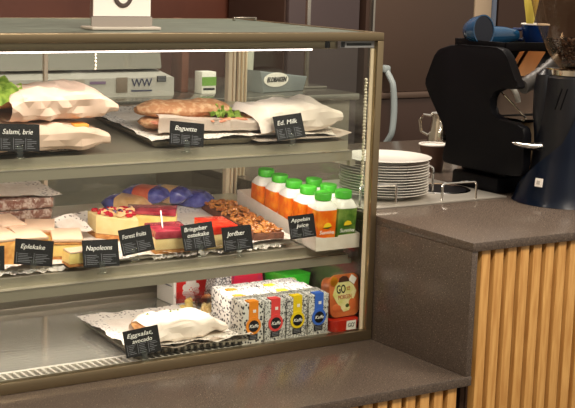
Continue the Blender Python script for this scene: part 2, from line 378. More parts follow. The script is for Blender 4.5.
# ================================================================== SIGN ON TOP
t = thing('sign_holder', 'white sign in clear acrylic holder standing on top of the case', 'sign', (-0.511, 0.12, 0.6188))
MB().box(-0.070, -0.02, 0.0003, 0.070, 0.03, 0.006, .002).build('base', mat('frosted_acrylic', rgb(186, 178, 166), .3), t)
MB().box(-0.0615, 0.004, 0.006, 0.0615, 0.0095, 0.20, .001).build('sleeve', M_acrylic, t)
MB().box(-0.058, 0.0015, 0.0245, 0.058, 0.0035, 0.19).build('sign_card', M_white, t)
m = MB(); pts = []
for k in range(33):
    a = 2 * math.pi * k / 32; pts.append((0.001 + 0.0185 * math.cos(a), 0.0006, 0.0715 + 0.028 * math.sin(a)))
m.tube(pts, 0.0042, 8); g = m.build('letter', mat('sign_ink', rgb(72, 58, 54), .6), t); g.scale = (1, 0.25, 1)
MB().box(-0.0615, 0.001, 0.0065, 0.0615, 0.004, 0.0235).build('sign_edge', mat('acrylic_edge', rgb(150, 142, 134), .25), t)

# ================================================================== PRICE CARDS
def price_card(nm, label, x, z, lines, y=0.068, wd=0.070, ht=0.046, roll=0.0, lean=18, cols=3, tsize=0.0125, clip_x=0.0, ty=0.0095):
    t = thing('price_card', label, 'price card', (x, y, z), (rad(-lean), -rad(roll), 0), 'black price cards in the case')
    # origin at the centre of the card
    MB().box(-wd / 2, -0.0007, -ht / 2, wd / 2, 0.0007, ht / 2, 0.0).build('board', M_card, t)
    n = len(lines)
    for k, s in enumerate(lines):
        text_mesh('handwriting', s, tsize, fr(-0.003 + 0.003 * k, -0.0011, ty + (n - 1) * 0.0055 - k * 0.0115), M_chalk, t, 0.0003, 0.25, 1.0, 0.0, width=min(wd * 0.74, 0.0058 * len(s)))
    m = MB(); rnd = random.Random(nm)
    cw = wd * 0.9 / cols
    for c in range(cols):
        x0 = -wd * 0.45 + c * cw
        m.box(x0, -0.0010, -ht * .44, x0 + 0.0007, -0.0007, -ht * .02)
        for r in range(6):
            zz = -ht * .06 - r * ht * 0.065
            m.box(x0 + 0.003, -0.0010, zz - 0.0009, x0 + 0.003 + (cw - 0.005) * rnd.uniform(0.45, 1.0), -0.0007, zz)
    m.build('small_print', M_print, t)
    m = MB(); m.box(clip_x - .006, -0.0035, -ht / 2 - .012, clip_x + .006, -0.0016, -ht / 2 + .010, .001); m.box(clip_x - .008, -0.006, -ht / 2 - .014, clip_x + .008, 0.006, -ht / 2 - .0105, .001)
    m.build('clip', M_acrylic, t)
    return t
price_card('a', 'black price card lettered Salami, brie, on the upper shelf far left', -0.739, 0.4385, ['Salami, brie'], roll=-3.5, lean=9, wd=.075, ht=.047, y=.056)
price_card('b', 'black price card lettered Baguette in front of the seeded baguette', -0.406, 0.430, ['Baguette'], roll=-7, lean=10, wd=.073, ht=.044, y=.06)
price_card('c', 'black price card lettered Ed. Milk before the right-hand paper bag', -0.178, 0.4345, ['Ed. Milk'], roll=5, lean=17, wd=.066, ht=.048, y=.06)
price_card('d', 'black price card lettered Eplekake before the orange cake slices', -0.710, 0.233, ['Eplekake'], roll=-9, lean=10, wd=.073, ht=.045, cols=2, y=.06, tsize=.0115)
price_card('e', 'black price card lettered Napoleons on the lower shelf', -0.580, 0.220, ['Napoleons'], roll=-2.5, lean=16, wd=.072, ht=.049, cols=2, y=.06)
price_card('f', 'black price card lettered Forest fruits, tilted, below the berry cheesecake', -0.508, 0.238, ['Forest fruits'], roll=6, lean=15, wd=.066, ht=.048, cols=2, y=.06, clip_x=-.01, tsize=.0115)
price_card('g', 'black price card lettered Bringebær ostekake before the dark red cake', -0.377, 0.234, ['Bringebær', 'ostekake'], roll=3, lean=17, wd=.068, ht=.050, y=.06, tsize=.0115)
price_card('h', 'black price card lettered Jordbær at the front of the nut bar', -0.290, 0.223, ['Jordbær'], roll=1.5, lean=12, wd=.066, ht=.047, cols=2, y=.06)
price_card('i', 'black price card lettered Appelsin juice in front of the cardboard bottle tray', -0.143, 0.2355, ['Appelsin', 'juice'], roll=2, lean=14, wd=.061, ht=.046, cols=2, y=.055, tsize=.0105, clip_x=-.012, ty=.008)
price_card('j', 'black price card lettered Eggsalat avocado on the lace tray at the bottom', -0.512, 0.055, ['Eggsalat,', 'avocado'], roll=4.5, lean=13, wd=.072, ht=.049, y=.0245, tsize=.011, ty=.0085)
price_card('k', 'black price card cut off by the left edge of the picture', -0.800, 0.231, [], roll=-5, lean=12, wd=.070, ht=.043, cols=2, y=.06)

# ================================================================== TRAYS WITH LACE PAPER
def doily_bm(wx, wy, seed, curl=0.006, z0=0.0):
    """rectangular lace paper with scalloped rim; material 1 is the lace border"""
    m = MB(); N = 44
    def outline(t):
        k = t * 4; s = int(k) % 4; f = k - int(k)
        a = {0: (-1 + 2 * f, -1), 1: (1, -1 + 2 * f), 2: (1 - 2 * f, 1), 3: (-1, 1 - 2 * f)}[s]
        return a
    rings = []
    n = 160
    for q, kk in enumerate((0.0, 0.35, 0.7, 0.78, 0.9, 1.0)):
        ring = []
        for j in range(n):
            a, b = outline(j / n)
            sc = kk * (1 + (0.012 * math.cos(j * math.pi / 2) if q == 5 else 0))
            px, py = a * wx / 2 * sc, b * wy / 2 * sc
            h = z0 + 0.0015 + (curl * (kk ** 6) * (0.5 + 0.9 * nz3((px, py, 0), 22, seed)) if kk > .5 else 0) + 0.0012 * (1 + nz3((px, py, 3), 30, seed))
            ring.append(m.bm.verts.new((px, py, max(h, z0 + 0.0005))))
        rings.append(ring)
    for q in range(1, len(rings) - 1):
        for j in range(n):
            f = m.bm.faces.new((rings[q][j], rings[q][(j + 1) % n], rings[q + 1][(j + 1) % n], rings[q + 1][j])); f.material_index = 1 if q >= 2 else 0
    m.bm.faces.new(rings[1]); bmesh.ops.delete(m.bm, geom=rings[0], context='VERTS')
    return m
def lace_tray(label, x, y, z, wx, wy, rotz=0, tilt=0.0, seed=1, tray_h=0.012, dlabel=None, mt=None, curl=.006):
    t = thing('food_tray', label, 'tray', (x, y, z), (tilt, 0, rotz), 'serving trays lined with lace paper')
    m = MB(); i = 0.012
    m.prism([(-wx / 2 + i, -wy / 2 + i), (wx / 2 - i, -wy / 2 + i), (wx / 2 - i, wy / 2 - i), (-wx / 2 + i, wy / 2 - i)], lambda a, b: (a, b, 0.0004), lambda a, b: (a * (1 + 2 * i / wx), b * (1 + 2 * i / wy), tray_h), 0.0008)
    m.build('tray_body', mt or M_steel, t)
    d = tag(doily_bm(wx * 1.03, wy * 1.03, seed, curl).build('lace_paper', [M_doily, M_lace]), dlabel, 'lace paper', 'lace papers on the trays')
    d.location = (x, y + math.sin(-tilt) * 0 , z + tray_h + .0003); d.rotation_euler = (tilt, 0, rotz)
    return t
lace_tray('steel tray with lace paper at the bottom of the case, under the wrapped egg sandwich', -0.398, 0.152, FZ + .0025, 0.250, 0.252, rad(-4), 0, 3, .013, 'white lace paper on the bottom tray, under the egg sandwich', curl=.010)
lace_tray('steel tray on the upper shelf under the seeded baguette', -0.342, 0.245, sh1(.245) + .0012, 0.225, 0.31, rad(-2), TILT, 5, .013, 'white lace paper under the seeded baguette', curl=.005)
lace_tray('tray on the upper shelf under the right-hand paper bag', -0.124, 0.245, sh1(.245) + .0012, 0.196, 0.31, 0, TILT, 9, .008, 'white lace paper under the right-hand paper bag', curl=.007)
lace_tray('tray on the upper shelf under the two stacked paper bags', -0.72, 0.20, sh1(.20) + .0012, 0.27, 0.22, 0, TILT, 11, .005, 'white lace paper under the two stacked paper bags')
for lab, x, wx, sd in (('orange and iced slices', -0.665, 0.205, 13), ('berry cheesecake and Napoleons card', -0.497, 0.118, 15), ('dark red jelly slices', -0.370, 0.124, 17), ('nut bar', -0.214, 0.172, 19)):
    lace_tray('low tray on the middle shelf under the ' + lab, x, 0.245, sh2(.245) + .0012, wx, 0.30, 0, TILT, sd, .006, 'white lace paper on the middle shelf under the ' + lab, mt=M_white, curl=.012)
def on2(y, extra=0.0): return sh2(y) + 0.0105 + extra
def on1(y, extra=0.0): return sh1(y) + 0.009 + extra

# ================================================================== SANDWICH BAGS
def paper_bag_bm(L, W, H, seed, open_left=True, nu=21, nv=24, tip=0.0, crease=0.85, full=.82):
    m = MB()
    def f(u, v):
        a = 2 * math.pi * v
        if u < 0.10: e = (0.72 + 0.28 * u / .10) if open_left else .35 + .65 * u / .10
        elif u > full: e = 1 - .70 * ((u - full) / (1 - full))
        else: e = 1.0
        c, s = math.cos(a), math.sin(a)
        y = W / 2 * math.copysign(abs(c) ** 0.55, c) * (0.86 + 0.14 * e)
        z = H / 2 * math.copysign(abs(s) ** 0.6, s) * e
        x = (u - 0.5) * L
        zc = H / 2 * (e if u < .5 else (.80 + .20 * e)) + (1 - e) * tip * (u > .5)
        p = Vector((x, y, zc + z))
        d = nz3((x, y, z), 24, seed) * 0.006 + nz3((x, y, z), 55, seed + 3) * 0.004
        rdg = 1 - abs(nz3((x + z, y, z * 1.5), 18, seed + 8)) * 3.4
        d += max(-1, rdg) * 0.0045
        n = Vector((0.1 * (u - .5), c * 0.6, s)).normalized() * d * crease
        p += n
        p.z = max(p.z, 0.0004 + 0.002 * abs(nz3((x, y, 1), 50, seed)))
        return p
    m.grid(f, nu, nv, close_v=True)
    fs = [e for e in m.bm.edges if len(e.link_faces) == 1 and e.verts[0].co.x > 0]
    bmesh.ops.contextual_create(m.bm, geom=fs)
    if not open_left:
        bmesh.ops.contextual_create(m.bm, geom=[e for e in m.bm.edges if len(e.link_faces) == 1])
    bmesh.ops.triangulate(m.bm, faces=m.bm.faces[:])
    return m
def loaf_bm(L, W, H, seed, nu=16, nv=18, bumpy=.004):
    m = MB()
    def f(u, v):
        a = 2 * math.pi * v; e = max(0.05, (1 - abs(2 * u - 1) ** 4)) ** 0.5; c, s = math.cos(a), math.sin(a)
        p = Vector(((u - .5) * L, W / 2 * c * e, H / 2 + H / 2 * s * e))
        k = nz3(p, 40, seed) * bumpy
        return p + Vector((0, c, s)) * k
    m.grid(f, nu, nv, close_v=True, cap=True); return m
def leaf_bm(L, W, seed, nu=16, nv=6):
    m = MB()
    def f(u, v):
        e = math.sin(math.pi * min(max(u, .06), .94)) ** 0.5
        return Vector(((u - .5) * L, (v - .5) * W * e, 0.006 * math.sin(u * 22 + seed) * abs(v - .5) * 2 + 0.004 * nz3((u * 3, v * 3, 0), 2, seed)))
    m.grid(f, nu, nv)
    bmesh.ops.solidify(m.bm, geom=m.bm.faces[:], thickness=0.0008); return m

# lower and upper bag at the left of the upper shelf
y0 = 0.135
t = thing('sandwich_bag', 'lower of the two stacked paper sandwich bags on the upper shelf', 'sandwich', (-0.708, y0, on1(y0)), (TILT, 0, rad(2)), 'sandwiches in paper bags')
paper_bag_bm(0.30, 0.135, 0.047, 2, True, tip=-.002).build('paper_bag', M_paper, t, angle=19)
loaf_bm(0.25, 0.10, 0.034, 3).build('bread', M_bread, t, loc=(-0.012, 0.012, 0.007))
o = MB().box(0.085, -0.048, 0.038, 0.115, -0.02, 0.045, .002).build('cheese', M_cheese, t)
t = thing('sandwich_bag', 'upper of the two stacked paper sandwich bags, lettuce showing at its left end', 'sandwich', (-0.640, 0.150, on1(.150) + .0505), (TILT, 0, rad(3)), 'sandwiches in paper bags')
paper_bag_bm(0.212, 0.13, 0.054, 7, True, tip=-.003).build('paper_bag', M_paper, t, angle=19)
loaf_bm(0.235, 0.10, 0.038, 5).build('bread', M_bread, t, loc=(-0.055, 0.020, 0.014))
leaf_bm(0.10, 0.07, 4).build('lettuce', M_lettuce, t, loc=(-0.100, 0.01, 0.058)).rotation_euler = (rad(18), rad(10), 0)
leaf_bm(0.09, 0.05, 9).build('lettuce', M_lettuce, t, loc=(-0.112, -0.03, 0.048)).rotation_euler = (rad(30), rad(-8), 0)
t = thing('sandwich_bag', 'crumpled paper bag end at the left picture edge, beside the two stacked bags', 'sandwich', (-0.875, 0.21, on1(.21)), (TILT, 0, rad(80)), 'sandwiches in paper bags')
paper_bag_bm(0.12, 0.075, 0.075, 12, False).build('paper_bag', M_paper, t, angle=19)
# seeded baguette
y0 = 0.165
t = thing('baguette_sandwich', 'floury baguette sandwich half wrapped in white paper behind the Baguette card', 'sandwich', (-0.315, y0, on1(y0, .008)), (TILT, 0, rad(-4)))
loaf_bm(0.20, 0.085, 0.030, 21).build('bread', M_flourbread, t, loc=(-0.030, 0.005, 0.003))
loaf_bm(0.20, 0.080, 0.034, 22, bumpy=.006).build('bread', M_flourbread, t, loc=(-0.035, 0.012, 0.024))
m = MB()
for k in range(9): m.ball((-0.11 + k * 0.022, -0.036 + 0.003 * math.sin(k * 2), 0.026), 0.014, 0.012, 0.004, 2, 0.5, k)
m.build('filling', M_ham, t)
m = leaf_bm(0.06, 0.03, 3); m.build('lettuce', M_lettuce, t, loc=(0.052, -0.024, 0.036)).rotation_euler = (rad(30), rad(18), 0)
leaf_bm(0.04, 0.03, 8).build('lettuce', M_lettuce, t, loc=(0.020, -0.026, 0.042)).rotation_euler = (rad(40), 0, 0)
def wrap(u, v):
    x = -0.115 + u * 0.235; h = 0.040 - 0.020 * u ** 1.2 + (0.012 if u > .8 else 0) * (u - .8) * 5
    if v < .5: y, z = -0.052 - .004 * math.sin(u * 9), 0.001 + v * 2 * h
    else: y, z = -0.052 + (v - .5) * 2 * 0.016, h
    if v < .1: y += 0.03
    return Vector((x, y + nz3((x, 0, z), 40, 4) * .006, max(.0008, z + nz3((x, y, z), 35, 6) * .004)))
m = MB(); m.grid(wrap, 18, 10); bmesh.ops.solidify(m.bm, geom=m.bm.faces[:], thickness=0.0008); m.build('paper_wrap', M_whitepaper, t, angle=19)
# right bag
y0 = 0.155
t = thing('sandwich_bag', 'paper sandwich bag at the right end of the upper shelf behind the Ed. Milk card', 'sandwich', (-0.128, y0, on1(y0, .005)), (TILT, rad(-2), rad(6)), 'sandwiches in paper bags')
paper_bag_bm(0.21, 0.12, 0.056, 31, True, tip=.004).build('paper_bag', M_whitepaper, t, angle=19)
loaf_bm(0.16, 0.085, 0.036, 33).build('bread', M_bread, t, loc=(-0.025, 0.0, 0.008))
m = MB()
m.grid(lambda u, v: Vector((-0.245 + u * 0.228, 0.062 + v * 0.10 + .01 * u, sh1(.08) + 0.0100 + 0.003 * v + 0.010 * max(0, u - .85) * 5 + 0.0012 * nz3((u * 3, v * 2, 0), 2, 5))), 16, 7)
bmesh.ops.solidify(m.bm, geom=m.bm.faces[:], thickness=0.0008)
tag(m.build('paper_sheet', M_whitepaper, angle=20), 'loose white paper sheet under the right-hand bag, its corner sticking out to the right', 'paper')
# bottom sandwich
t = thing('sandwich_bag', 'white paper sandwich bag on the bottom tray behind the Eggsalat card', 'sandwich', (-0.392, 0.098, FZ + .018), (0, 0, rad(4)), 'sandwiches in paper bags')
paper_bag_bm(0.165, 0.105, 0.038, 41, True, tip=-.006, full=.8).build('paper_bag', M_whitepaper, t, angle=19)
loaf_bm(0.125, 0.085, 0.028, 43).build('bread', M_bread, t, loc=(-0.022, 0.026, 0.0065))
leaf_bm(0.08, 0.03, 6).build('lettuce', M_lettuce, t, loc=(-0.02, 0.036, 0.034)).rotation_euler = (rad(-12), rad(2), 0)
m = MB()
m.grid(lambda u, v: Vector((-0.50 + u * 0.215, 0.022 + v * 0.05, FZ + 0.0155 + 0.007 * math.sin(u * 11) ** 2 * (1 - v) + 0.003 * nz3((u * 4, v * 2, 0), 2, 9))), 22, 5)
bmesh.ops.solidify(m.bm, geom=m.bm.faces[:], thickness=0.0007)
tag(m.build('paper_sheet', M_whitepaper, angle=20), 'crumpled white paper edge along the front of the bottom tray', 'paper')

# ================================================================== CAKES
M_sponge = mat('orange_sponge', rgb(206, 132, 58), 0.7, col2=rgb(232, 176, 96), scale=80, bump=0.5)
M_icing = mat('pale_icing', rgb(226, 194, 166), 0.4, col2=rgb(214, 178, 148), scale=20)
M_custard = mat('custard', rgb(244, 220, 140), 0.45, col2=rgb(236, 206, 120), scale=60, bump=.2)
M_pastry = mat('pastry', rgb(176, 110, 52), 0.7, col2=rgb(206, 150, 84), scale=120, bump=.6)
M_cream = mat('cheesecake_cream', rgb(240, 216, 160), 0.5, col2=rgb(232, 202, 140), scale=40, bump=.15)
M_jelly = mat('raspberry_jelly', rgb(140, 22, 44), 0.15, col2=rgb(186, 70, 84), scale=40, coat=.5)
M_redjelly = mat('strawberry_jelly', rgb(222, 34, 22), 0.12, col2=rgb(240, 70, 40), scale=50, coat=.5)
M_berry = mat('red_berry', rgb(180, 20, 40), 0.25, coat=.3); M_dberry = mat('dark_berry', rgb(66, 30, 78), 0.3)
M_almond = mat('almond_flake', rgb(236, 196, 140), 0.6)
def slab_bm(pts, z0, z1, nzamp=.0012, seed=0, bev=.002):
    m = MB(); m.prism(pts, lambda a, b: (a, b, z0), lambda a, b: (a, b, z1), bev)
    for v in m.bm.verts: v.co += Vector((nz3(v.co, 60, seed), nz3(v.co, 60, seed + 1), nz3(v.co, 60, seed + 2) * .6)) * nzamp
    return m
def rect(wx, wy): return [(-wx / 2, -wy / 2), (wx / 2, -wy / 2), (wx / 2, wy / 2), (-wx / 2, wy / 2)]
def layered(name, label, cat, loc, rotz, pts, layers, group=None, tilt=TILT):
    t = thing(name, label, cat, loc, (tilt, 0, rotz), group); z = 0.0003
    for k, (nm, h, mt) in enumerate(layers):
        slab_bm(pts, z, z + h - .0001, seed=k + int(loc[0] * 100)).build(nm, mt, t, angle=30); z += h
    return t, z
# iced orange cake slices
for i, (x, y, r, lab) in enumerate(((-0.735, 0.155, 4, 'orange cake slice with lace-pale icing at the left picture edge behind the Eplekake card'), (-0.683, 0.150, -6, 'orange cake slice just right of the Eplekake card top'), (-0.745, 0.245, 2, 'orange cake slice in the back row at the far left'), (-0.690, 0.240, 0, 'orange cake slice in the back row, right one'))):
    layered('cake_slice', lab, 'cake', (x, y, on2(y)), rad(r), rect(.050, .08), [('sponge', .045, M_sponge), ('icing', .006, M_icing)], 'orange cake slices')
for i, (x, y, r, lab) in enumerate(((-0.607, 0.150, -20, 'iced custard slice nearest the Napoleons card, leaning with pale flat icing'), (-0.627, 0.225, -24, 'iced custard slice behind, between the orange slices and the cheesecake'))):
    t, z = layered('custard_slice', lab, 'cake', (x, y, on2(y)), rad(r), rect(.056, .075), [('pastry_base', .007, M_pastry), ('custard', .022, M_custard), ('pastry_layer', .005, M_pastry), ('icing', .007, M_icing)], 'iced custard slices')
t, z = layered('custard_slice', 'low custard slice with pastry base peeking out left of the Napoleons card', 'cake', (-0.612, 0.088, on2(.088) - .001), rad(2), rect(.05, .03), [('pastry_base', .006, M_pastry), ('custard', .020, M_custard), ('icing', .004, M_icing)], 'iced custard slices')
# berry cheesecake
tri = [(-0.046, 0.036), (-0.044, -0.004), (0.022, -0.056), (0.046, 0.036)]
t, z = layered('cheesecake_slice', 'pale cheesecake slice topped with red and purple berries above the Forest fruits card', 'cake', (-0.462, 0.235, on2(.235)), rad(-4), tri, [('biscuit_base', .010, M_pastry), ('cream', .036, M_cream)])
rnd = random.Random(4); m = MB(); md = MB(); ma = MB()
for k in range(120):
    x, y = rnd.uniform(-.038, .042), rnd.uniform(-.042, .032)
    if y < -0.004 - (x + .044) * 0.79 + .006 or (x > .02 and y < -.050 + (x - .02) * 3.6): continue
    q = rnd.random(); tgt = m if q < .4 else (md if q < .6 else ma)
    tgt.ball((x, y, z + .003), .0050 if tgt is not ma else .0065, None, .0042 if tgt is not ma else .003, 2, .3, k)
m.build('red_berries', M_berry, t); md.build('dark_berries', M_dberry, t); ma.build('almond_flakes', M_almond, t)
# raspberry slices
rp = [(-.036, -.035), (.036, -.035), (.036, .03), (-.036, .03)]
jl = [('biscuit_base', .008, M_pastry), ('cream', .021, M_cream), ('jelly', .016, M_jelly)]
t, z = layered('jelly_slice', 'front raspberry jelly slice with thick dark red top beside the Bringebær card', 'cake', (-0.408, 0.128, on2(.128)), rad(-8), rp, jl, 'raspberry jelly slices')
t, z = layered('jelly_slice', 'rear raspberry jelly slice, wedge turned sideways, behind the front red slice', 'cake', (-0.378, 0.245, on2(.245)), rad(-32), [(-.05, -.02), (.05, -.03), (.05, .03), (-.05, .03)], [('biscuit_base', .006, M_pastry), ('cream', .034, M_custard), ('jelly', .008, M_jelly)], 'raspberry jelly slices')
t, z = layered('jelly_slice', 'bright red strawberry slice showing between the Bringebær and Jordbær cards', 'cake', (-0.300, 0.128, on2(.128)), rad(-6), rect(.062, .07), [('cream', .028, M_cream), ('jelly', .018, M_redjelly)])
for lab, xa, xb, sd in (('crumpled white paper edge in front of the orange and iced slices on the middle shelf', -.80, -.55, 3), ('crumpled white paper edge in front of the dark red jelly slices on the middle shelf', -.455, -.335, 6), ('crumpled white paper edge in front of the nut bar on the middle shelf', -.325, -.170, 9)):
    m = MB()
    m.grid(lambda u, v: Vector((xa + (xb - xa) * u, .0855 + .016 * v + .003 * nz3((u * 9, v, 0), 2, sd), sh2(.085) + .0015 + .016 * (abs(nz3((u * 14, v * 2, 0), 1.6, sd)) ** .8) * (1 - .3 * v) + .004 * v)), 40, 5)
    bmesh.ops.solidify(m.bm, geom=m.bm.faces[:], thickness=0.0006)
    tag(m.build('paper_sheet', M_white, angle=18), lab, 'paper', 'crumpled paper edges on the middle shelf')
# wooden stick resting on the raspberry slice
m = MB(); m.tube([(-0.432, 0.10, on2(.1) + .050), (-0.408, 0.152, on2(.15) + .068)], 0.0014, 6)
tag(m.build('tasting_stick', M_white), 'thin white stick lying across the front raspberry slice', 'stick')
# nut bar
M_nut = mat('caramel_nuts', rgb(150, 82, 34), 0.3, col2=rgb(206, 136, 66), scale=70, coat=.4)
M_brownie = mat('brownie', rgb(92, 52, 34), 0.7, col2=rgb(116, 68, 44), scale=90, bump=.4)
t, z = layered('nut_bar', 'long dark bar covered in caramelised nuts lying behind the Jordbær card', 'cake', (-0.170, 0.240, on2(.240)), rad(-6), rect(.066, .26), [('brownie', .016, M_brownie)])
rnd = random.Random(8); m = MB()
for k in range(230):
    m.ball((rnd.uniform(-.031, .031), rnd.uniform(-.127, .127), z + rnd.uniform(0, .005)), rnd.uniform(.004, .0075), rnd.uniform(.003, .006), rnd.uniform(.003, .005), 1, .4, k)
m.build('nuts', M_nut, t, angle=50)
# wrapped stack at the back left
M_wafer = mat('sugared_wafer', rgb(132, 84, 66), 0.6, col2=rgb(206, 186, 170), scale=120, thr=(.45, .62))
for k, (dz, lab) in enumerate(((0, 'bottom'), (.022, 'middle'), (.044, 'top'))):
    y = .372
    t = thing('wafer_slab', '%s sugared brown slab in the film-wrapped stack at the back left of the middle shelf' % lab, 'cake', (-0.665 + .003 * k, y, on2(y, dz)), (TILT, 0, 0), 'sugared slabs in film')
    slab_bm(rect(.20, .11), .0004, .0215, .001, k).build('slab', M_wafer, t)
    m = slab_bm(rect(.206, .116), .0002, .0217, .0015, k + 5); m.build('film', M_film, t)
d = tag(doily_bm(.235, .13, 23, .008).build('lace_paper', [M_doily, M_lace]), 'white lace paper lying on top of the film-wrapped slabs at the back left', 'lace paper', 'lace papers on the trays'); d.location = (-0.662, .372, on2(.372, .0675)); d.rotation_euler = (TILT, 0, 0)
d = tag(doily_bm(.065, .06, 29, .012).build('lace_paper', [M_doily, M_lace]), 'white lace paper crumpled between the iced slices and the cheesecake', 'lace paper', 'lace papers on the trays'); d.location = (-0.553, .25, on2(.25, .022)); d.rotation_euler = (rad(22), rad(-6), rad(20))
# cookie packs at the back
M_blue = mat('blue_foil', rgb(52, 52, 128), 0.22, col2=rgb(96, 100, 170), scale=50, bump=.5, coat=.4)
M_redfoil = mat('red_foil', rgb(196, 84, 64), 0.3, col2=rgb(214, 120, 90), scale=30)
M_biscuit = mat('biscuits_in_film', rgb(206, 160, 104), 0.3, col2=rgb(226, 190, 140), scale=50, bump=.3, coat=.4)
for i, (x, dz, r, mid, lab) in enumerate(((-0.350, 0.0, -52, M_biscuit, 'leftmost blue and tan biscuit pack at the back of the middle shelf'), (-0.306, 0.016, -55, M_redfoil, 'blue biscuit pack with red middle, second from the left at the back'), (-0.252, 0.012, -58, M_biscuit, 'third biscuit pack from the left at the back, blue ends and red band'), (-0.200, 0.0, -52, M_blue, 'rightmost all-blue biscuit pack at the back, beside the bottle tray'))):
    y = .405
    t = thing('biscuit_pack', lab, 'biscuits', (x, y, on2(y, dz)), (TILT, 0, rad(r)), 'biscuit packs at the back')
    def pk(x0, x1, sd):
        m = MB()
        def f(u, v):
            a = 2 * math.pi * v; xx = x0 + (x1 - x0) * u; e = max(.12, 1 - abs(xx / .052) ** 5); c, s = math.cos(a), math.sin(a)
            return Vector((xx, .030 * math.copysign(abs(c) ** .6, c) * (.5 + .5 * e), .018 + .0175 * math.copysign(abs(s) ** .7, s) * e)) + Vector((0, c, s)) * nz3((xx, c, s), 6, sd) * .0015
        return m.grid(f, 10, 18, close_v=True, cap=True)
    pk(-.052, -.018, i).build('wrapper_end', M_blue, t); pk(-.0178, .020, i + 1).build('wrapper_middle', mid, t); pk(.0202, .052, i + 2).build('wrapper_end', M_blue if i != 0 else M_biscuit, t)

# ================================================================== JUICE BOTTLES IN THE TRAY
M_capgreen = mat('green_cap', rgb(70, 180, 44), 0.35)
M_bottle = mat('white_carton', rgb(240, 238, 230), 0.35)
M_orange = mat('orange_print', rgb(238, 104, 6), 0.35, col2=rgb(252, 160, 40), scale=38, thr=(.45, .68))
M_green = mat('green_print', rgb(66, 112, 34), 0.35, col2=rgb(150, 176, 84), scale=30, thr=(.4, .65))
M_yel = mat('yellow_leaf', rgb(250, 212, 40), 0.4); M_dkleaf = mat('dark_leaf', rgb(60, 84, 20), .4)
def sqring(w, z, n=24, p=5.0):
    out = []
    for k in range(n):
        a = 2 * math.pi * k / n; c, s = math.cos(a), math.sin(a); r = 1 / ((abs(c) ** p + abs(s) ** p) ** (1 / p))
        out.append((w / 2 * r * c, w / 2 * r * s, z))
    return out
def loft(m, rings, cap0=True, cap1=True):
    R = [[m.bm.verts.new(p) for p in r] for r in rings]; n = len(R[0]); fs = []
    for a, b in zip(R, R[1:]):
        for k in range(n): fs.append(m.bm.faces.new((a[k], a[(k + 1) % n], b[(k + 1) % n], b[k])))
    if cap0: fs.append(m.bm.faces.new(R[0][::-1]))
    if cap1: fs.append(m.bm.faces.new(R[-1]))
    m._set(fs); return m
def juice(label, x, y, pm):
    t = thing('juice_bottle', label, 'juice bottle', (x, y, sh2(y) + .0030), (TILT, 0, rad(-4)), 'juice bottles in the cardboard tray')
    m = MB(); loft(m, [sqring(.048, .0003), sqring(.0495, .003), sqring(.0495, .0780)], True, True); m.build('printed_sleeve', pm, t)
    m = MB(); loft(m, [sqring(.0495, .0782), sqring(.0490, .080), sqring(.041, .0895, p=3), sqring(.032, .0945, p=2)], True, True); m.build('shoulder', M_bottle, t)
    m = MB(); m.lathe([(.0150, .0947), (.0150, .0965), (.0172, .0966), (.0172, .1085), (.0160, .1105), (0, .1105)], n=28); m.build('cap', M_capgreen, t)
    m = MB()
    m.prism([(-.009, .044), (-.007, .050), (-.001, .0535), (.006, .052), (.010, .046), (.003, .044)], lambda a, b: (a, -.0256, b), lambda a, b: (a, -.0249, b)); m.build('leaf_mark', M_yel, t)
    m = MB(); m.prism([(-.010, .0425), (.010, .0445), (.002, .0405)], lambda a, b: (a, -.0256, b), lambda a, b: (a, -.0249, b)); m.build('dark_leaf_mark', M_dkleaf, t)  # dark green printed leaf tip below the yellow mark
    text_mesh('lettering', 'Sunniva', .011, fr(0, -.0251, .033), M_chalk, t, .0004, .2, width=.034)
    return t
bx = -0.085
ords = ['frontmost', 'second', 'third', 'fourth', 'rearmost']
for k in range(5):
    juice('%s orange juice bottle of the left row in the cardboard tray' % ords[k], bx, 0.076 + k * .053, M_orange)
juice('green juice bottle at the right front corner of the cardboard tray', -0.0335, 0.078, M_green)
juice('juice bottle standing directly behind the green one, only its cap in view', -0.0335, 0.131, M_orange)
juice('juice bottle rearmost of the right row, behind the hidden orange one', -0.0335, 0.184, M_green)
M_cardb = mat('white_cardboard', rgb(226, 216, 204), 0.75, col2=rgb(214, 202, 188), scale=30)
t = thing('bottle_tray', 'white cardboard tray holding the juice bottles', 'box', (0, 0, 0))
def q2(y, h): return sh2(y) + h
m = MB(); x0, x1, ya, yb = -.1155, -.0078, .046, .345
m.prism([(ya, .0008), (ya, .030), (yb, .055), (yb, .0008)], lambda y, h: (x0, y, q2(y, h)), lambda y, h: (x0 + .0016, y, q2(y, h)))
m.prism([(ya, .0008), (ya, .030), (yb, .055), (yb, .0008)], lambda y, h: (x1 - .0016, y, q2(y, h)), lambda y, h: (x1, y, q2(y, h)))
m.build('side_wall', M_cardb, t)
m = MB(); m.prism([(x0, .0008), (x1, .0008), (x1, .030), (-.06, .029), (-.062, .026), (x0 + .02, .0265), (x0, .030)], lambda x, h: (x, ya - .0016, q2(ya, h)), lambda x, h: (x, ya, q2(ya, h))); m.build('front_wall', M_cardb, t)
m = MB(); m.prism([(x0, .0008), (x1, .0008), (x1, .055), (x0, .055)], lambda x, h: (x, yb, q2(yb, h)), lambda x, h: (x, yb + .0016, q2(yb, h))); m.build('back_wall', M_cardb, t)
m = MB(); m.prism([(ya, .0006), (yb, .0006), (yb, .0022), (ya, .0022)], lambda y, h: (x0, y, q2(y, h)), lambda y, h: (x1, y, q2(y, h))); m.build('bottom', M_cardb, t)

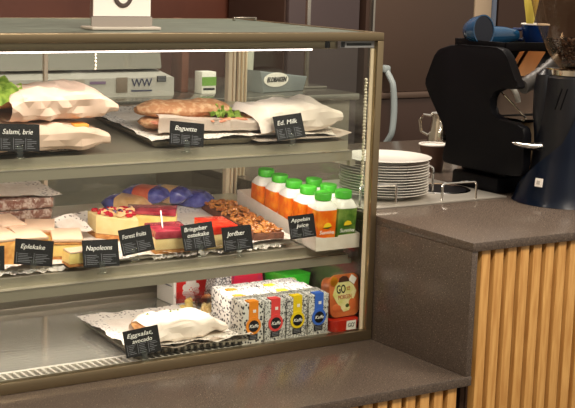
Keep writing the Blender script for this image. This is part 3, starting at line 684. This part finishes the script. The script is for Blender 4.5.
# ================================================================== BOTTOM: CARTONS
M_doodle = patterned('doodle_print', rgb(212, 210, 206), rgb(52, 50, 54), 150, 'noise', 0.445, 0.475, 0.45, 2.2)
M_doodle2 = patterned('doodle_print_fine', rgb(212, 210, 206), rgb(60, 58, 62), 150, 'edge', 0.05, 0.12, 0.45)
M_doodle3 = patterned('doodle_print_dots', rgb(216, 212, 206), rgb(44, 42, 46), 165, 'voronoi', 0.36, 0.44, 0.45)
LC = {'orange': mat('lab_orange', rgb(238, 140, 20), .5), 'red': mat('lab_red', rgb(228, 66, 64), .5), 'yellow': mat('lab_yellow', rgb(236, 204, 20), .5), 'blue': mat('lab_blue', rgb(56, 104, 204), .5)}
def carton(label, x, y, c, dm, front=True):
    t = thing('drink_carton', label, 'drink carton', (x, y, FZ + .0012), (0, 0, 0), 'patterned drink cartons')
    W, D, H = .0475, .045, .0835
    m = MB()
    m.box(-W / 2, -D / 2, 0, W / 2, D / 2, H, .0012)
    for v in m.bm.verts:
        if v.co.z > H * .9: v.co.z += (v.co.y / D) * .004
    m.build('carton_body', dm, t)
    yf = -D / 2
    if c is None: return t
    m = MB(); m.box(-.0105, yf - .0008, .042, .0105, yf + .0002, H - .002); m.box(-.0105, yf - .0006, H - .0032, .0105, -.006, H + .0012)
    o = m.build('label_band', LC[c], t)
    m = MB(); m.lathe([(0, -.0012), (.0168, -.0012), (.0168, 0)], n=28, mtx=Matrix.Rotation(rad(90), 3, 'X') @ Matrix.Scale(-1, 3, (0, 0, 1)), c=(0, yf - .0009, .036)); m.build('badge_ring', LC[c], t)
    m = MB(); m.lathe([(0, -.0008), (.0115, -.0008), (.0115, 0)], n=28, mtx=Matrix.Rotation(rad(90), 3, 'X') @ Matrix.Scale(-1, 3, (0, 0, 1)), c=(0, yf - .0022, .036)); b = m.build('badge_disc', M_card, t)
    if front:
        text_mesh('badge_lettering', 'Kaffe', .0095, fr(0, yf - .0034, .0358), M_chalk, t, .0003, .3, width=.021)
        m = MB(); m.box(-.0015, yf - .0012, .062, .0015, yf - .0007, .068); m.box(.002, yf - .0012, .062, .005, yf - .0007, .068); m.build('band_print', M_chalk, t)
    m = MB(); m.box(-.0105, yf - .0008, .008, .0105, yf + .0002, .0195)
    m.build('dark_panel', M_card, t)
    m = MB()
    for r in range(3): m.box(-.008, yf - .0012, .0105 + r * .003, .008, yf - .0008, .0115 + r * .003)
    m.build('panel_print', M_print, t)
    return t
rows = [('orange', -.2705, M_doodle3), ('red', -.2195, M_doodle), ('yellow', -.1680, M_doodle2), ('blue', -.1165, M_doodle)]
pos = ['frontmost', 'second', 'third', 'rearmost']
rowname = {'orange': 'orange-badged row on the left', 'red': 'red-badged row', 'yellow': 'yellow-badged row', 'blue': 'blue-badged row on the right'}
for c, x, dm in rows:
    for k in range(3):
        cc = c
        if c in ('red', 'blue') and k > 0: cc = None
        p = ('frontmost', 'second', 'rearmost')[k]
        carton('%s drink carton of the %s' % (p, rowname[c]), x + (.012 if c == 'orange' and k == 2 else 0), .0475 + k * .0475, cc, dm, k == 0)
# GO packs
M_gored = mat('red_tub', rgb(196, 44, 24), .3, col2=rgb(170, 30, 18), scale=30); M_goor = mat('orange_tub', rgb(186, 92, 48), .28, col2=rgb(206, 116, 62), scale=24, coat=.4)
M_golab = mat('pale_green_label', rgb(238, 226, 176), .5, col2=rgb(214, 210, 120), scale=60); M_brown = mat('chocolate_brown', rgb(74, 42, 30), .4)
def rrect(w, h, r, cx=0, cz=0, n=5):
    out = []
    for (sx, sz, a0) in ((1, 1, 0), (-1, 1, 90), (-1, -1, 180), (1, -1, 270)):
        for k in range(n + 1):
            a = rad(a0 + 90 * k / n); out.append((cx + sx * (w / 2 - r) + r * math.cos(a), cz + sz * (h / 2 - r) + r * math.sin(a)))
    return out
t = thing('snack_tub', 'red snack tub lying under the orange snack pack in the bottom right corner', 'snack', (-.0530, .050, FZ + .0012))
m = MB(); m.prism(rrect(.062, .07, .014), lambda a, b: (a, b, .0003), lambda a, b: (a * 1.12, b * 1.05, .0245), .001); m.build('tub', M_gored, t)
MB().box(-.002, -.0375, .004, .021, -.0352, .0225).build('label', M_white, t).rotation_euler = (0, 0, 0)
text_mesh('lettering', "GO'", .012, fr(.0095, -.0378, .0135), M_card, t, .0003, 0, width=.017)
t = thing('snack_tub', "upright orange snack pack reading GO' MORGEN beside the blue-badged carton", 'snack', (-.0465, .046, FZ + .0265), (rad(-6), 0, rad(3)))
m = MB(); m.prism(rrect(.068, .080, .014, 0, .042), lambda a, b: (a, -.012, b), lambda a, b: (a * .9, .022, .042 + (b - .042) * .9), .0012); m.build('tub', M_goor, t)
m = MB(); m.prism(rrect(.0745, .0865, .015, 0, .0435), lambda a, b: (a, -.0138, b), lambda a, b: (a, -.0122, b)); m.build('lid', M_goor, t)
m = MB(); m.prism([(-.030, .047), (-.020, .070), (.006, .076), (.024, .062), (.031, .050), (.026, .040), (.010, .012), (-.004, .010), (-.022, .032)], lambda a, b: (a, -.0150, b), lambda a, b: (a, -.0139, b)); m.build('label', M_golab, t)
m = MB(); m.prism([(-.014, .071), (-.012, .079), (-.004, .083), (.006, .082), (.012, .076), (.012, .071)], lambda a, b: (a, -.0156, b), lambda a, b: (a, -.0142, b)); m.build('brand_mark', M_brown, t)
m = MB(); m.lathe([(0, 0), (.0095, 0)], n=20, mtx=Matrix.Rotation(rad(90), 3, 'X'), c=(-.026, -.0152, .074)); m.lathe([(.0095, 0), (.0095, .001)], n=20, mtx=Matrix.Rotation(rad(90), 3, 'X'), c=(-.026, -.0142, .074)); m.build('round_sticker', mat('amber_sticker', rgb(222, 150, 30), .4), t)
MB().box(-.008, -.0155, -.007, .008, -.0142, .007).build('white_sticker', M_white, t, loc=(.022, 0, .074)).rotation_euler = (0, rad(35), 0)
text_mesh('lettering', 'GO', .024, fr(-.009, -.0152, .056), M_card, t, .0004, 0, bold=.0004, width=.023)
text_mesh('lettering', 'MORGEN', .012, fr(0, -.0152, .040), mat('dull_red_ink', rgb(176, 66, 46), .5), t, .0004, 0, width=.034)
text_mesh('lettering', 'IS', .012, Matrix.Translation((.0105, -.0152, .057)) @ FRONT @ Matrix.Rotation(rad(90), 4, 'Z'), MATS['dull_red_ink'], t, .0004)
m = MB(); m.ball((.018, -.0142, .026), .012, .0012, .014, 2); m.ball((-.020, -.0142, .020), .014, .0012, .008, 2); m.build('food_picture', mat('food_print', rgb(214, 110, 60), .4), t)
m = MB(); m.ball((.006, -.0150, .022), .005, .001, .004, 2); m.build('leaf_picture', M_dkleaf, t)
# packets behind the cartons
M_gpack = mat('green_packet', rgb(52, 186, 40), .35, col2=rgb(90, 214, 70), scale=20); M_mag = mat('magenta_packet', rgb(206, 30, 66), .35, col2=rgb(150, 30, 110), scale=18, thr=(.5, .6))
t = thing('snack_packet', 'bright green packet lying behind the blue-badged cartons under the middle shelf', 'packet', (-.047, .245, FZ + .0012), (0, 0, rad(3)))
MB().box(-.034, -.04, 0, .034, .04, .040).build('carton_base', M_bottle, t)
m = MB(); m.prism([(-.027, .041), (.028, .041), (.034, .078), (-.034, .078)], lambda a, b: (a, -.04, b), lambda a, b: (a, .04, b), .003); m.build('packet', M_gpack, t)
m = MB(); m.ball((-.020, -.0405, .066), .016, .001, .008, 2); m.build('leaf_print', mat('pale_leaf', rgb(206, 226, 150), .5), t)
for i, (x, y, z1, mt, lab) in enumerate(((-.128, .290, .090, M_mag, 'magenta packet standing behind the drink cartons, left of the green packet'), (-.168, .300, .082, M_doodle2, 'pale patterned packet standing beside the red flower box'))):
    t = thing('snack_packet', lab, 'packet', (x, y, FZ + .0012)); m = MB(); loft(m, [[(-.036, -.022, 0), (.036, -.022, 0), (.036, .022, 0), (-.036, .022, 0)], [(-.038, -.024, .03), (.038, -.024, .03), (.038, .024, .03), (-.038, .024, .03)], [(-.034, -.014, z1), (.034, -.014, z1), (.034, .014, z1), (-.034, .014, z1)]]); m.build('packet', mt, t)
    MB().box(-.034, -.002, z1, .034, .002, z1 + .008, .0008).build('seal', mt, t)
# red flower box
t = thing('gift_box', 'red box with white flowers at the back of the case bottom', 'box', (-.1895, .392, FZ + .0012), (0, 0, rad(2)))
MB().box(-.072, -.030, 0, .072, .040, .085, .0008).build('carton', M_white, t)
MB().box(-.0655, -.0315, .0028, .0722, -.0301, .0845).build('red_face', mat('red_print', rgb(214, 26, 22), .5), t)
for cx in (-.030, .032):
    m = MB(); cz = .030; pts = []
    for k in range(80):
        a = 2 * math.pi * k / 80; r = .0205 + .0050 * abs(math.sin(a * 4)) ** .6 - .003; pts.append((cx + r * math.cos(a), cz + r * math.sin(a)))
    m.prism(pts, lambda a, b: (a, -.0324, b), lambda a, b: (a, -.0314, b)); f = m.build('flower_print', M_white, t)
    m = MB()
    for dx, dz in ((.004, 0), (-.004, 0), (0, .004), (0, -.004)): m.ball((cx + dx, -.0325, cz + dz), .0017, .0006, .0017, 1)
    m.build('flower_centre', MATS['red_print'], f)
m = MB()
for k in range(2): m.box(-.0724, -.022, .052 - k * .014, -.0719, .02, .0545 - k * .014)
m.build('side_print', M_print, t)
# clear cups
M_clearcup = glass('clear_cup_plastic', (.98, .98, .98), .9, .05)
def fruit_cup(lab, x, y, c1):
    t = thing('fruit_cup', lab, 'fruit cup', (x, y, FZ + .0012), group='clear fruit cups')
    m = MB(); m.lathe([(.019, .0003), (.026, .040), (.0275, .0405), (.0265, .0415), (.0245, .0400), (.018, .0015), (0, .0015)], n=28); m.build('cup', M_clearcup, t)
    m = MB(); m.lathe([(.0285, .0418), (.0285, .044), (.026, .0475), (0, .048)], n=28); m.build('lid', M_clearcup, t)
    m = MB(); rnd = random.Random(lab)
    for k in range(16):
        a = rnd.uniform(0, 6.28); r = rnd.uniform(0, .012); m.ball((r * math.cos(a), r * math.sin(a), .008 + .026 * k / 16), .007, sub=1, nz=.4, seed=k)
    m.build('fruit_pieces', c1, t)
fruit_cup('clear cup of yellow fruit in front of the red flower box', -.281, .262, mat('yellow_fruit', rgb(236, 206, 110), .4))
fruit_cup('clear cup of orange fruit between the yellow fruit cup and the cartons', -.225, .285, mat('peach_fruit', rgb(232, 160, 96), .4))
fruit_cup('clear cup of pale fruit close behind the wrapped egg sandwich', -.262, .212, mat('pale_fruit', rgb(234, 200, 130), .4))

# ================================================================== BACKGROUND: BACK WORKTOP AND ITS THINGS
M_workdark = mat('grey_steel_cabinet', rgb(156, 148, 134), .4, .3)
t = thing('back_worktop', 'steel work counter behind the display case', 'counter', (0, 1.2, -.75))
bl(MB().box(-1.5, 1.0, .368, .69, 1.55, .386, .002).build('worktop', M_steel, t), t)
bl(MB().box(-1.48, 1.02, -.75, .67, 1.53, .368).build('cabinet', M_workdark, t), t)
WZ = .3865
M_mach = mat('pale_grey_plastic', rgb(176, 172, 166), .45); M_greyl = mat('grey_lid', rgb(128, 124, 116), .4)
t = thing('wrapping_machine', 'pale grey film wrapping machine with sloping lid seen through the back glass', 'appliance', (-.165, 1.17, WZ))
m = MB(); m.prism([(-.09, 0), (-.09, .050), (.02, .066), (.10, .060), (.10, 0)], lambda y, z: (-.36, y, z), lambda y, z: (.30, y, z), .006); m.build('housing', M_mach, t)
m = MB(); m.prism([(-.03, .068), (-.02, .112), (.09, .112), (.10, .068)], lambda y, z: (-.34, y, z), lambda y, z: (.295, y, z), .008); m.build('lid', M_greyl, t)
MB().box(.125, -.0925, .012, .158, -.0905, .052, .008).build('latch', mat('taupe_latch', rgb(120, 106, 94), .5), t)
MB().box(.05, -.0925, .036, .095, -.0905, .043).build('status_bar', mat('purple_bar', rgb(120, 98, 130), .5), t)
MB().box(0.0, -.0925, .030, .035, -.0905, .048).build('button_panel', mat('tan_buttons', rgb(160, 150, 138), .5), t)
text_mesh('logo', 'WW', .03, fr(.200, -.0915, .036), mat('navy_ink', rgb(40, 46, 80), .5), t, .0008, width=.060)
MB().box(.170, -.0922, .014, .230, -.0905, .018).build('logo_rule', MATS['navy_ink'], t)
m = MB(); m.box(.245, -.0922, .038, .272, -.0905, .054); m.mi = 1
for k in range(4): m.box(.247, -.0928, .040 + k * .004, .270, -.0921, .0415 + k * .004)
m.build('rating_plate', [M_card, M_print], t)
for sx in (-.33, .27):
    MB().box(sx, -.08, -.0004, sx + .03, -.05, .0002).build('foot', M_black, t)
t = thing('carton', 'green and white carton on the back worktop behind the glass, left of the corner post', 'carton', (.252, 1.12, WZ))
MB().box(-.022, -.02, 0, .022, .02, .060, .001).build('carton_body', M_bottle, t); MB().box(-.0222, -.0212, .022, .0222, -.0201, .046).build('green_panel', mat('leaf_green', rgb(112, 160, 60), .5), t)
MB().box(-.018, -.0212, .010, .018, -.0201, .016).build('print', M_card, t)
tag(MB().box(.200, 1.16, WZ, .222, 1.22, WZ + .20, .002).build('wooden_post', mat('red_wood', rgb(108, 62, 44), .6)), 'slim red-brown board standing behind the green carton', 'board')
t = thing('storage_bin', 'blue grey bin with white oval name label seen through the right glass', 'bin', (.475, 1.15, WZ), (0, 0, rad(12)))
m = MB(); m.prism([(-.075, 0), (.085, 0), (.10, .040), (-.090, .062)], lambda a, b: (a, -.06, b), lambda a, b: (a, .08, b), .004); m.build('bin_body', mat('blue_grey_bin', rgb(120, 126, 128), .4), t)
m = MB(); m.lathe([(0, 0), (1, 0), (1, .02)], n=32, mtx=Matrix(((.048, 0, 0), (0, 0, .1), (0, .020, 0))), c=(-.03, -.064, .036)); m.build('oval_label', M_white, t)
text_mesh('handwriting', 'ELDBAKEN', .019, fr(-.03, -.0665, .036), M_card, t, .0008, .2, bold=.0004, width=.076)
for x, h, r, c, lab in ((.40, .075, .013, rgb(120, 150, 136), 'short teal cup behind the blue grey bin'), (.448, .105, .016, rgb(190, 190, 176), 'tall pale beaker behind the blue grey bin')):
    m = MB(); m.lathe([(r * .8, 0), (r, h), (r * .9, h), (r * .7, .003), (0, .003)], c=(x + .055, 1.30, WZ), n=24); tag(m.build('beaker', mat(lab.replace(' ', '_'), c, .4)), lab, 'cup')
t = thing('glass_rack', 'upright metal post with shelf wire behind the right glass', 'rack', (.640, 1.2, WZ))
MB().box(-.006, -.006, 0, .006, .006, .30, .001).build('post', M_steel, t); MB().box(-.05, -.04, 0, .05, .04, .006, .002).build('foot_plate', M_steel, t)
# fridge
M_fridge = mat('brown_steel_door', rgb(94, 76, 66), .35, .35, stretch=(1, 1, 12), scale=6, bump=.02); M_fridge2 = mat('brown_steel_dark', rgb(66, 48, 40), .4, .3)
t = thing('fridge', 'tall dark brown fridge unit behind the case, left of the door gap', 'fridge', (.98, 1.8, -.75))
bl(MB().box(.835, 1.62, -.75, 1.128, 1.97, 1.4, .004).build('carcass', M_fridge2, t), t); bl(MB().box(.84, 1.60, -.7, 1.124, 1.6198, 1.39, .004).build('door', mat('plum_steel_door', rgb(80, 68, 68), .4, .35), t), t)
t = thing('fridge', 'tall brown fridge unit with a pale grey handle right of the display case', 'fridge', (1.5, 1.8, -.75))
bl(MB().box(1.165, 1.62, -.75, 1.628, 1.97, 1.4, .004).build('carcass', M_fridge2, t), t)
d = bl(MB().box(1.187, 1.60, .317, 1.625, 1.6198, 1.39, .004).build('door', M_fridge, t), t)
d2 = bl(MB().box(1.187, 1.60, -.7, 1.625, 1.6198, .294, .004).build('lower_door', M_fridge2, t), t)
bl(MB().box(1.187, 1.592, .295, 1.625, 1.6195, .316, .003).build('door_reflection_band', mat('reflection_band_bronze', rgb(102, 84, 73), .35, .35), t), t)  # strip added to imitate a light band reflected on the door
bl(MB().box(1.178, 1.596, -.7, 1.1862, 1.6195, 1.39, .001).build('door_edge', M_steel, t), t)
m = MB(); P = []
for k in range(17):
    u = k / 16; P.append((1.222 + .020 * math.sin(u * math.pi * .9), 1.592 - .05 * min(1, math.sin(math.pi * (.06 + .88 * u)) * 1.5), .405 - .275 * u))
m.tube(P, lambda u: .0095 + .002 * math.sin(u * 3.1), 10)
m.box(1.208, 1.56, .388, 1.236, 1.6, .412, .006); m.box(1.215, 1.56, .125, 1.243, 1.6, .147, .006)
bl(m.build('handle', mat('pale_blue_grey', rgb(150, 160, 160), .4), t), t)
bpy.data.objects.get('handle')['label'] = 'pale blue grey curved handle'
t = thing('cabinet', 'dark brown tall cabinet behind the blue cups, right of the tan column', 'cabinet', (2.1, 1.8, -.75))
bl(MB().box(1.738, 1.62, -.75, 2.9, 1.97, 2.0, .004).build('carcass', M_fridge2, t), t); bl(MB().box(1.741, 1.60, -.7, 2.895, 1.6198, 1.99, .004).build('door', M_fridge2, t), t)
struct(MB().box(1.7105, 1.59, -.75, 1.722, 1.98, 2.3).build('trim_2', mat('blue_edge', rgb(92, 102, 120), .4)))

# ================================================================== RIGHT COUNTER: PLATES, RAILS, CUP, JUG
RZ = .2546
t = thing('plate_dispenser', 'steel insert with wire guards and dark round well on the raised counter', 'dispenser', (.2, .2, RZ))
def pd(m, n, mt): return bl(m.build(n, mt, t), t)
hx, hy, hr = .325, .200, .062
m = MB(); X0, X1, Y0, Y1 = .012, .405, .062, .40
pd(MB().box(X0, Y0, RZ, X1, Y1, RZ + .004, .0015), 'steel_plate', mat('satin_steel', rgb(176, 170, 160), .35, .5))
m = MB(); m.lathe([(hr, RZ + .0042), (hr + .006, RZ + .0062), (hr + .010, RZ + .0042)], n=40, c=(hx, hy, 0)); pd(m, 'well_rim', M_chrome)
m = MB(); m.lathe([(0, RZ + .0041), (hr, RZ + .0044)], n=40, c=(hx, hy, 0)); pd(m, 'well_hole', M_black)
def guard(pts, lab=None):
    m = MB(); P = []
    pts = [Vector(p) for p in pts]
    for i, p in enumerate(pts):
        if 0 < i < len(pts) - 1:
            a = (pts[i - 1] - p).normalized(); b = (pts[i + 1] - p).normalized()
            for k in range(5):
                s = k / 4; P.append((p + a * .008) * (1 - s) ** 2 + p * 2 * s * (1 - s) + (p + b * .008) * s ** 2)
        else: P.append(p)
    m.tube(P, .0027, 8); pd(m, 'wire_guard', M_chrome)
g0 = RZ + .004
guard([(.02, .085, g0), (.02, .085, .300), (.108, .078, .300), (.108, .078, g0)])
guard([(.228, .072, g0), (.228, .072, .296), (.318, .066, .296), (.318, .066, g0)])
guard([(.275, .27, g0), (.275, .27, .315), (.255, .23, .315), (.282, .17, .315), (.282, .17, g0)])
M_china = mat('white_china', rgb(232, 228, 220), .2, coat=.3)
pm = MB(); pm.lathe([(0, .003), (.052, .003), (.058, .0045), (.094, .0110), (.0965, .0118), (.0970, .0126), (.0960, .0130), (.093, .0125), (.058, .0068), (.050, .0052), (0, .0052)], n=56)
pm.lathe([(.050, .0), (.054, .0), (.053, .0032), (.049, .0032)], n=40)
pl0 = pm.build('plate', M_china); onum = ['bottom', 'second from the bottom', 'third from the bottom', 'fourth from the bottom', 'fifth from the bottom', 'sixth from the bottom', 'middle', 'sixth from the top', 'fifth from the top', 'fourth from the top', 'third from the top', 'second from the top', 'topmost']
PX, PY = .152, .178
for k in range(13):
    o = pl0 if k == 0 else pl0.copy()
    if k: COL.objects.link(o)
    o.location = (PX + .0012 * math.sin(k * 2.1), PY + .0012 * math.cos(k * 1.3), RZ + .0042 + k * .0058 + (.004 if k == 12 else 0))
    if k == 12: o.scale = (1.03, 1.03, 1)
    tag(o, 'white china plate, %s of the stack beside the case' % onum[k], 'plate', 'stack of white plates')
t = thing('paper_cup', 'brown paper cup with white rim behind the plates', 'cup', (.508, .445, RZ))
m = MB(); m.lathe([(.024, 0), (.0335, .064), (.0325, .064), (.0235, .002), (0, .002)], n=36); m.build('cup_wall', mat('kraft_brown_cup', rgb(96, 68, 54), .6), t)
m = MB(); P = [(.0345 * math.cos(2 * math.pi * k / 36), .0345 * math.sin(2 * math.pi * k / 36), .065) for k in range(37)]; m.tube(P, .0022, 8); m.build('rim', M_white, t)
m = MB(); m.lathe([(.0325, .0635), (.0285, .045), (0, .045)], n=36); m.build('inside', M_white, t)
t = thing('milk_jug', 'polished steel milk jug partly hidden behind the black coffee machine', 'jug', (.80, .76, RZ))
m = MB(); m.lathe([(.040, 0), (.042, .03), (.034, .075), (.033, .092), (.035, .098), (.033, .098), (.031, .09), (0, .06)], n=36); m.build('jug_body', M_chrome, t)
m = MB(); m.tube([(-.026, .017, .090), (-.045, .030, .092), (-.052, .036, .075), (-.048, .033, .045), (-.032, .021, .035)], .0042, 8); m.build('handle', M_chrome, t)

# ================================================================== COFFEE MACHINE
t = thing('coffee_machine', 'large black espresso machine on the raised counter, blue cups on top', 'coffee machine', (.65, .17, RZ))
def cm(m, n, mt, **k): return bl(m.build(n, mt, t, **k), t)
CX = .40
side = [(.361, .480), (.330, .545), (.318, .562), (.268, .577), (.120, .580), (.098, .577), (.082, .560), (.050, .508), (.041, .499), (.048, .4945), (.106, .491), (.124, .484), (.130, .466), (.130, .445), (.124, .431), (.106, .4245), (.030, .418), (.018, .412), (.015, .398), (.012, .325), (.018, .310), (.030, .306), (.272, .303), (.283, .308), (.283, .322), (.262, .368), (.355, .470)]
def chaikin(p, n=2):
    for _ in range(n):
        q = []
        for i in range(len(p)):
            a, b = p[i], p[(i + 1) % len(p)]
            q += [(a[0] * .85 + b[0] * .15, a[1] * .85 + b[1] * .15), (a[0] * .15 + b[0] * .85, a[1] * .15 + b[1] * .85)]
        p = q
    return p
cm(MB().prism(chaikin(side, 1), lambda y, z: (CX, y, z), lambda y, z: (CX + .022, y, z), .004), 'side_panel', M_black)
M_satin = mat('satin_dark', rgb(22, 22, 26), .3)
body = [(.335, .478), (.305, .552), (.19, .565), (.17, .50), (.17, .33), (.262, .312), (.25, .36)]
cm(MB().prism(body, lambda y, z: (CX + .0225, y, z), lambda y, z: (CX + .62, y, z), .004), 'machine_body', M_satin)
cm(MB().box(CX + .03, .10, .292, CX + .60, .25, .3115, .004), 'drip_tray', M_black)
cm(MB().box(CX + .012, .105, RZ + .0005, CX + .60, .26, .291, .006), 'base', M_black)
M_tan = mat('tan_steel_panel', rgb(178, 146, 104), .4, .2); M_brownsteel = mat('brown_reflective_panel', rgb(120, 100, 86), .25, .5)
cm(MB().box(CX + .024, .160, .425, CX + .58, .166, .495), 'recess_panel', M_brownsteel)
cm(MB().box(CX + .055, .075, .416, CX + .28, .155, .423, .002), 'cup_shelf', M_chrome)
cm(MB().box(CX + .068, .085, .3125, CX + .098, .100, .4155, .001), 'front_leg', M_tan)
m = MB(); m.tube([(CX + .040, .15, .487), (CX + .075, .09, .424)], .0022, 8); cm(m, 'chrome_edge', M_chrome)
m = MB(); ty0, ty1, tx0, tx1 = .115, .285, CX + .0225, CX + .64
m.box(tx0, ty0, .5675, tx1, ty1, .5725, .001)
for b4 in ((tx0, ty0, tx0 + .004, ty1), (tx1 - .004, ty0, tx1, ty1), (tx0, ty0, tx1, ty0 + .004), (tx0, ty1 - .004, tx1, ty1)): m.box(b4[0], b4[1], .5675, b4[2], b4[3], .590, .0015)
cm(m, 'cup_tray', M_black)
# things on the machine's right: kraft sleeve and grey ribbed tube
m = MB()
m.grid(lambda u, v: Vector((CX - .002 + .078 * u + .040 * v, .085 + .020 * math.sin(u * math.pi), .518 + .054 * v)), 8, 10)
bmesh.ops.solidify(m.bm, geom=m.bm.faces[:], thickness=.002); cm(m, 'kraft_guard', mat('kraft_orange', rgb(196, 140, 84), .6))
m = MB(); m.tube([(CX + .040 + .13 * k / 20, .072, .498 + .045 * k / 20 + .03 * (k / 20) ** 2) for k in range(21)], lambda u: .0175 + .0012 * math.sin(u * 50), 14); cm(m, 'ribbed_hose', mat('grey_hose', rgb(74, 72, 70), .5))
m = MB(); m.tube([(CX + .035 + .045 * math.sin(k / 10 * 1.5), .125, .512 - .055 * k / 10) for k in range(11)], .006, 10); cm(m, 'white_tube', M_bottle)
# blue cups
M_bluecup = mat('blue_glaze', rgb(26, 70, 106), .15, coat=.6); M_blue2 = mat('deep_blue_glaze', rgb(16, 48, 108), .15, coat=.6); M_cupin = mat('dark_cup_inside', rgb(8, 16, 34), .3)
cupz = .5727
def cup_bm(r, h, th=.003):
    m = MB(); m.lathe([(0, 0), (r * .5, 0), (r * .62, .004), (r * .9, h * .5), (r, h), (r - th, h), (r * .9 - th, h * .5), (r * .55, .007), (0, .007)], n=36); return m
def cup(label, loc, rot, r, h, mt, handle=True, inner=True):
    t = thing('cup', label, 'cup', loc, rot, 'blue cups on the coffee machine')
    cup_bm(r, h).build('bowl', mt, t)
    if inner:
        m = MB(); m.lathe([(r - .0036, h * .97), (r * .9 - .0036, h * .5), (r * .5, .0078), (0, .0078)], n=36); m.build('inside', M_cupin, t)
    if handle:
        m = MB(); m.tube([(r * .9, 0, h * .75), (r + .016, 0, h * .75), (r + .020, 0, h * .5), (r + .010, 0, h * .28), (r * .8, 0, h * .3)], .0038, 8); m.build('handle', mt, t)
    return t
cup('teal blue cup lying tipped with its dark opening facing right', (.440, .262, cupz + .034), (0, rad(84), rad(-84)), .035, .050, M_bluecup, False)
cup('blue cup lying flat between the tipped cup and the cup with the white rim', (.568, .235, cupz + .0255), (0, rad(92), rad(165)), .0235, .075, M_bluecup, False)
c3 = cup('deep blue cup with white rim standing on the machine, yellow napkin inside', (.604, .215, cupz), (0, 0, rad(130)), .033, .052, M_blue2, True)
m = MB(); P = [(.0315 * math.cos(2 * math.pi * k / 36), .0315 * math.sin(2 * math.pi * k / 36), .0522) for k in range(37)]; m.tube(P, .0020, 8); m.build('rim', M_white, c3)
m = MB()
m.grid(lambda u, v: Vector((.592 + (u - .5) * .036 * (.6 + 1.1 * v), .218 + .006 * math.sin(u * 8), cupz + .042 + v * .085 + .006 * math.sin(u * 5))), 12, 10); bmesh.ops.solidify(m.bm, geom=m.bm.faces[:], thickness=.008)
tag(m.build('napkin', mat('yellow_paper', rgb(222, 208, 112), .7)), 'yellow paper napkin sticking up out of the deep blue cup', 'napkin')

# ================================================================== GRINDER
gx, gy = .50, -.02
M_navy = mat('navy_enamel', rgb(12, 27, 50), .28, coat=.25); M_gr = mat('charcoal_metal', rgb(17, 19, 26), .35, .2)
t = thing('coffee_grinder', 'navy coffee grinder with bean hopper at the right edge of the raised counter', 'coffee grinder', (gx, gy, RZ))
m = MB(); m.lathe([(.085, .012), (.079, .08), (.0715, .165), (.0665, .25), (.064, .270), (.060, .274), (0, .274)], n=48); m.build('motor_body', M_gr, t)
m = MB()
for a in (196, 206):
    p = lambda z, r, d: (r * math.cos(rad(a + d)), r * math.sin(rad(a + d)), z)
    m.tube([p(.205, .0698, 0), p(.228, .0684, 5), p(.250, .0670, 10)], .0016, 6)
m.build('vent_slots', M_black, t)
def skirt(u, v):
    ang = 100 + 260 * u; a = rad(ang); K = [(100, .020), (146, .036), (184, .090), (216, .135), (240, .215), (262, .25), (330, .25), (360, .10)]
    top = next(h0 + (h1 - h0) * (ang - a0) / (a1 - a0) for (a0, h0), (a1, h1) in zip(K, K[1:]) if ang <= a1 + 1e-6)
    z = .0006 + v * top; r = .117 - .027 * min(1, z / .10) ** .7 - .010 * min(1, max(0, z - .1) / .15)
    return Vector((r * math.cos(a), r * math.sin(a), z))
m = MB(); m.grid(skirt, 48, 16); bmesh.ops.solidify(m.bm, geom=m.bm.faces[:], thickness=.003); m.build('skirt', M_navy, t)
m = MB(); m.lathe([(.108, .0003), (.108, .011), (0, .011)], n=48); m.build('base', M_black, t)
m = MB(); m.lathe([(.0555, .2745), (.0580, .276), (.0580, .287), (.0545, .289), (0, .289)], n=48); m.build('steel_collar', M_chrome, t)
m = MB(); m.lathe([(.012, .02), (.0145, .10), (.018, .150), (.023, .19), (.024, .25), (.020, .275), (.008, .286), (0, .287)], n=28, c=(-.052, .030, 0)); m.build('dosing_chute', M_gr, t)
m = MB(); m.grid(lambda u, v: Vector((-.138 + .064 * u, .030 - .016 * u, .131 - .010 * math.sin(u * math.pi * .5))) + Vector((0, math.cos(v * 2 * math.pi), math.sin(v * 2 * math.pi) * .8)) * (.001 + .0125 * u ** .6), 16, 16, close_v=True, cap=True); m.build('portafilter_fork', M_chrome, t)
aa = rad(212); q = Matrix.Translation((.105 * math.cos(rad(192)), .105 * math.sin(rad(192)), .050)) @ Matrix.Rotation(rad(192 + 90), 4, 'Z') @ Matrix.Rotation(rad(-8), 4, 'X')
m = MB(); m.box(-.0085, -.002, -.009, .0085, .002, .009, 0, q); m.mi = 1; m.box(-.004, -.003, -.004, .004, -.0019, .004, 0, q); m.build('sticker', [M_white, mat('grey_ink', rgb(186, 180, 172), .6)], t)
M_smoke = glass('smoked_plastic', (0.80, 0.70, 0.58), 0.9, .05)
m = MB(); m.lathe([(.030, .2895), (.047, .305), (.066, .338), (.089, .391), (.100, .434), (.104, .47), (.100, .515)], n=48); bmesh.ops.solidify(m.bm, geom=m.bm.faces[:], thickness=.0012); m.build('hopper', M_smoke, t)
m = MB(); m.lathe([(.102, .5155), (.103, .524), (.08, .532), (0, .532)], n=40); m.build('hopper_lid', M_black, t)
m = MB(); rnd = random.Random(3)
for k in range(190):
    z = rnd.uniform(.298, .352); R = .022 + (z - .300) * .62; a = rnd.uniform(0, 6.283); r = R * math.sqrt(rnd.uniform(.4, 1))
    m.ball((r * math.cos(a), r * math.sin(a), z), .0065, .0048, .0045, 1, mtx=Matrix.Rotation(rnd.uniform(0, 6), 3, 'Z'))
b = m.build('coffee_beans', mat('roasted_beans', rgb(50, 28, 20), .35), t); b['kind'] = 'stuff'
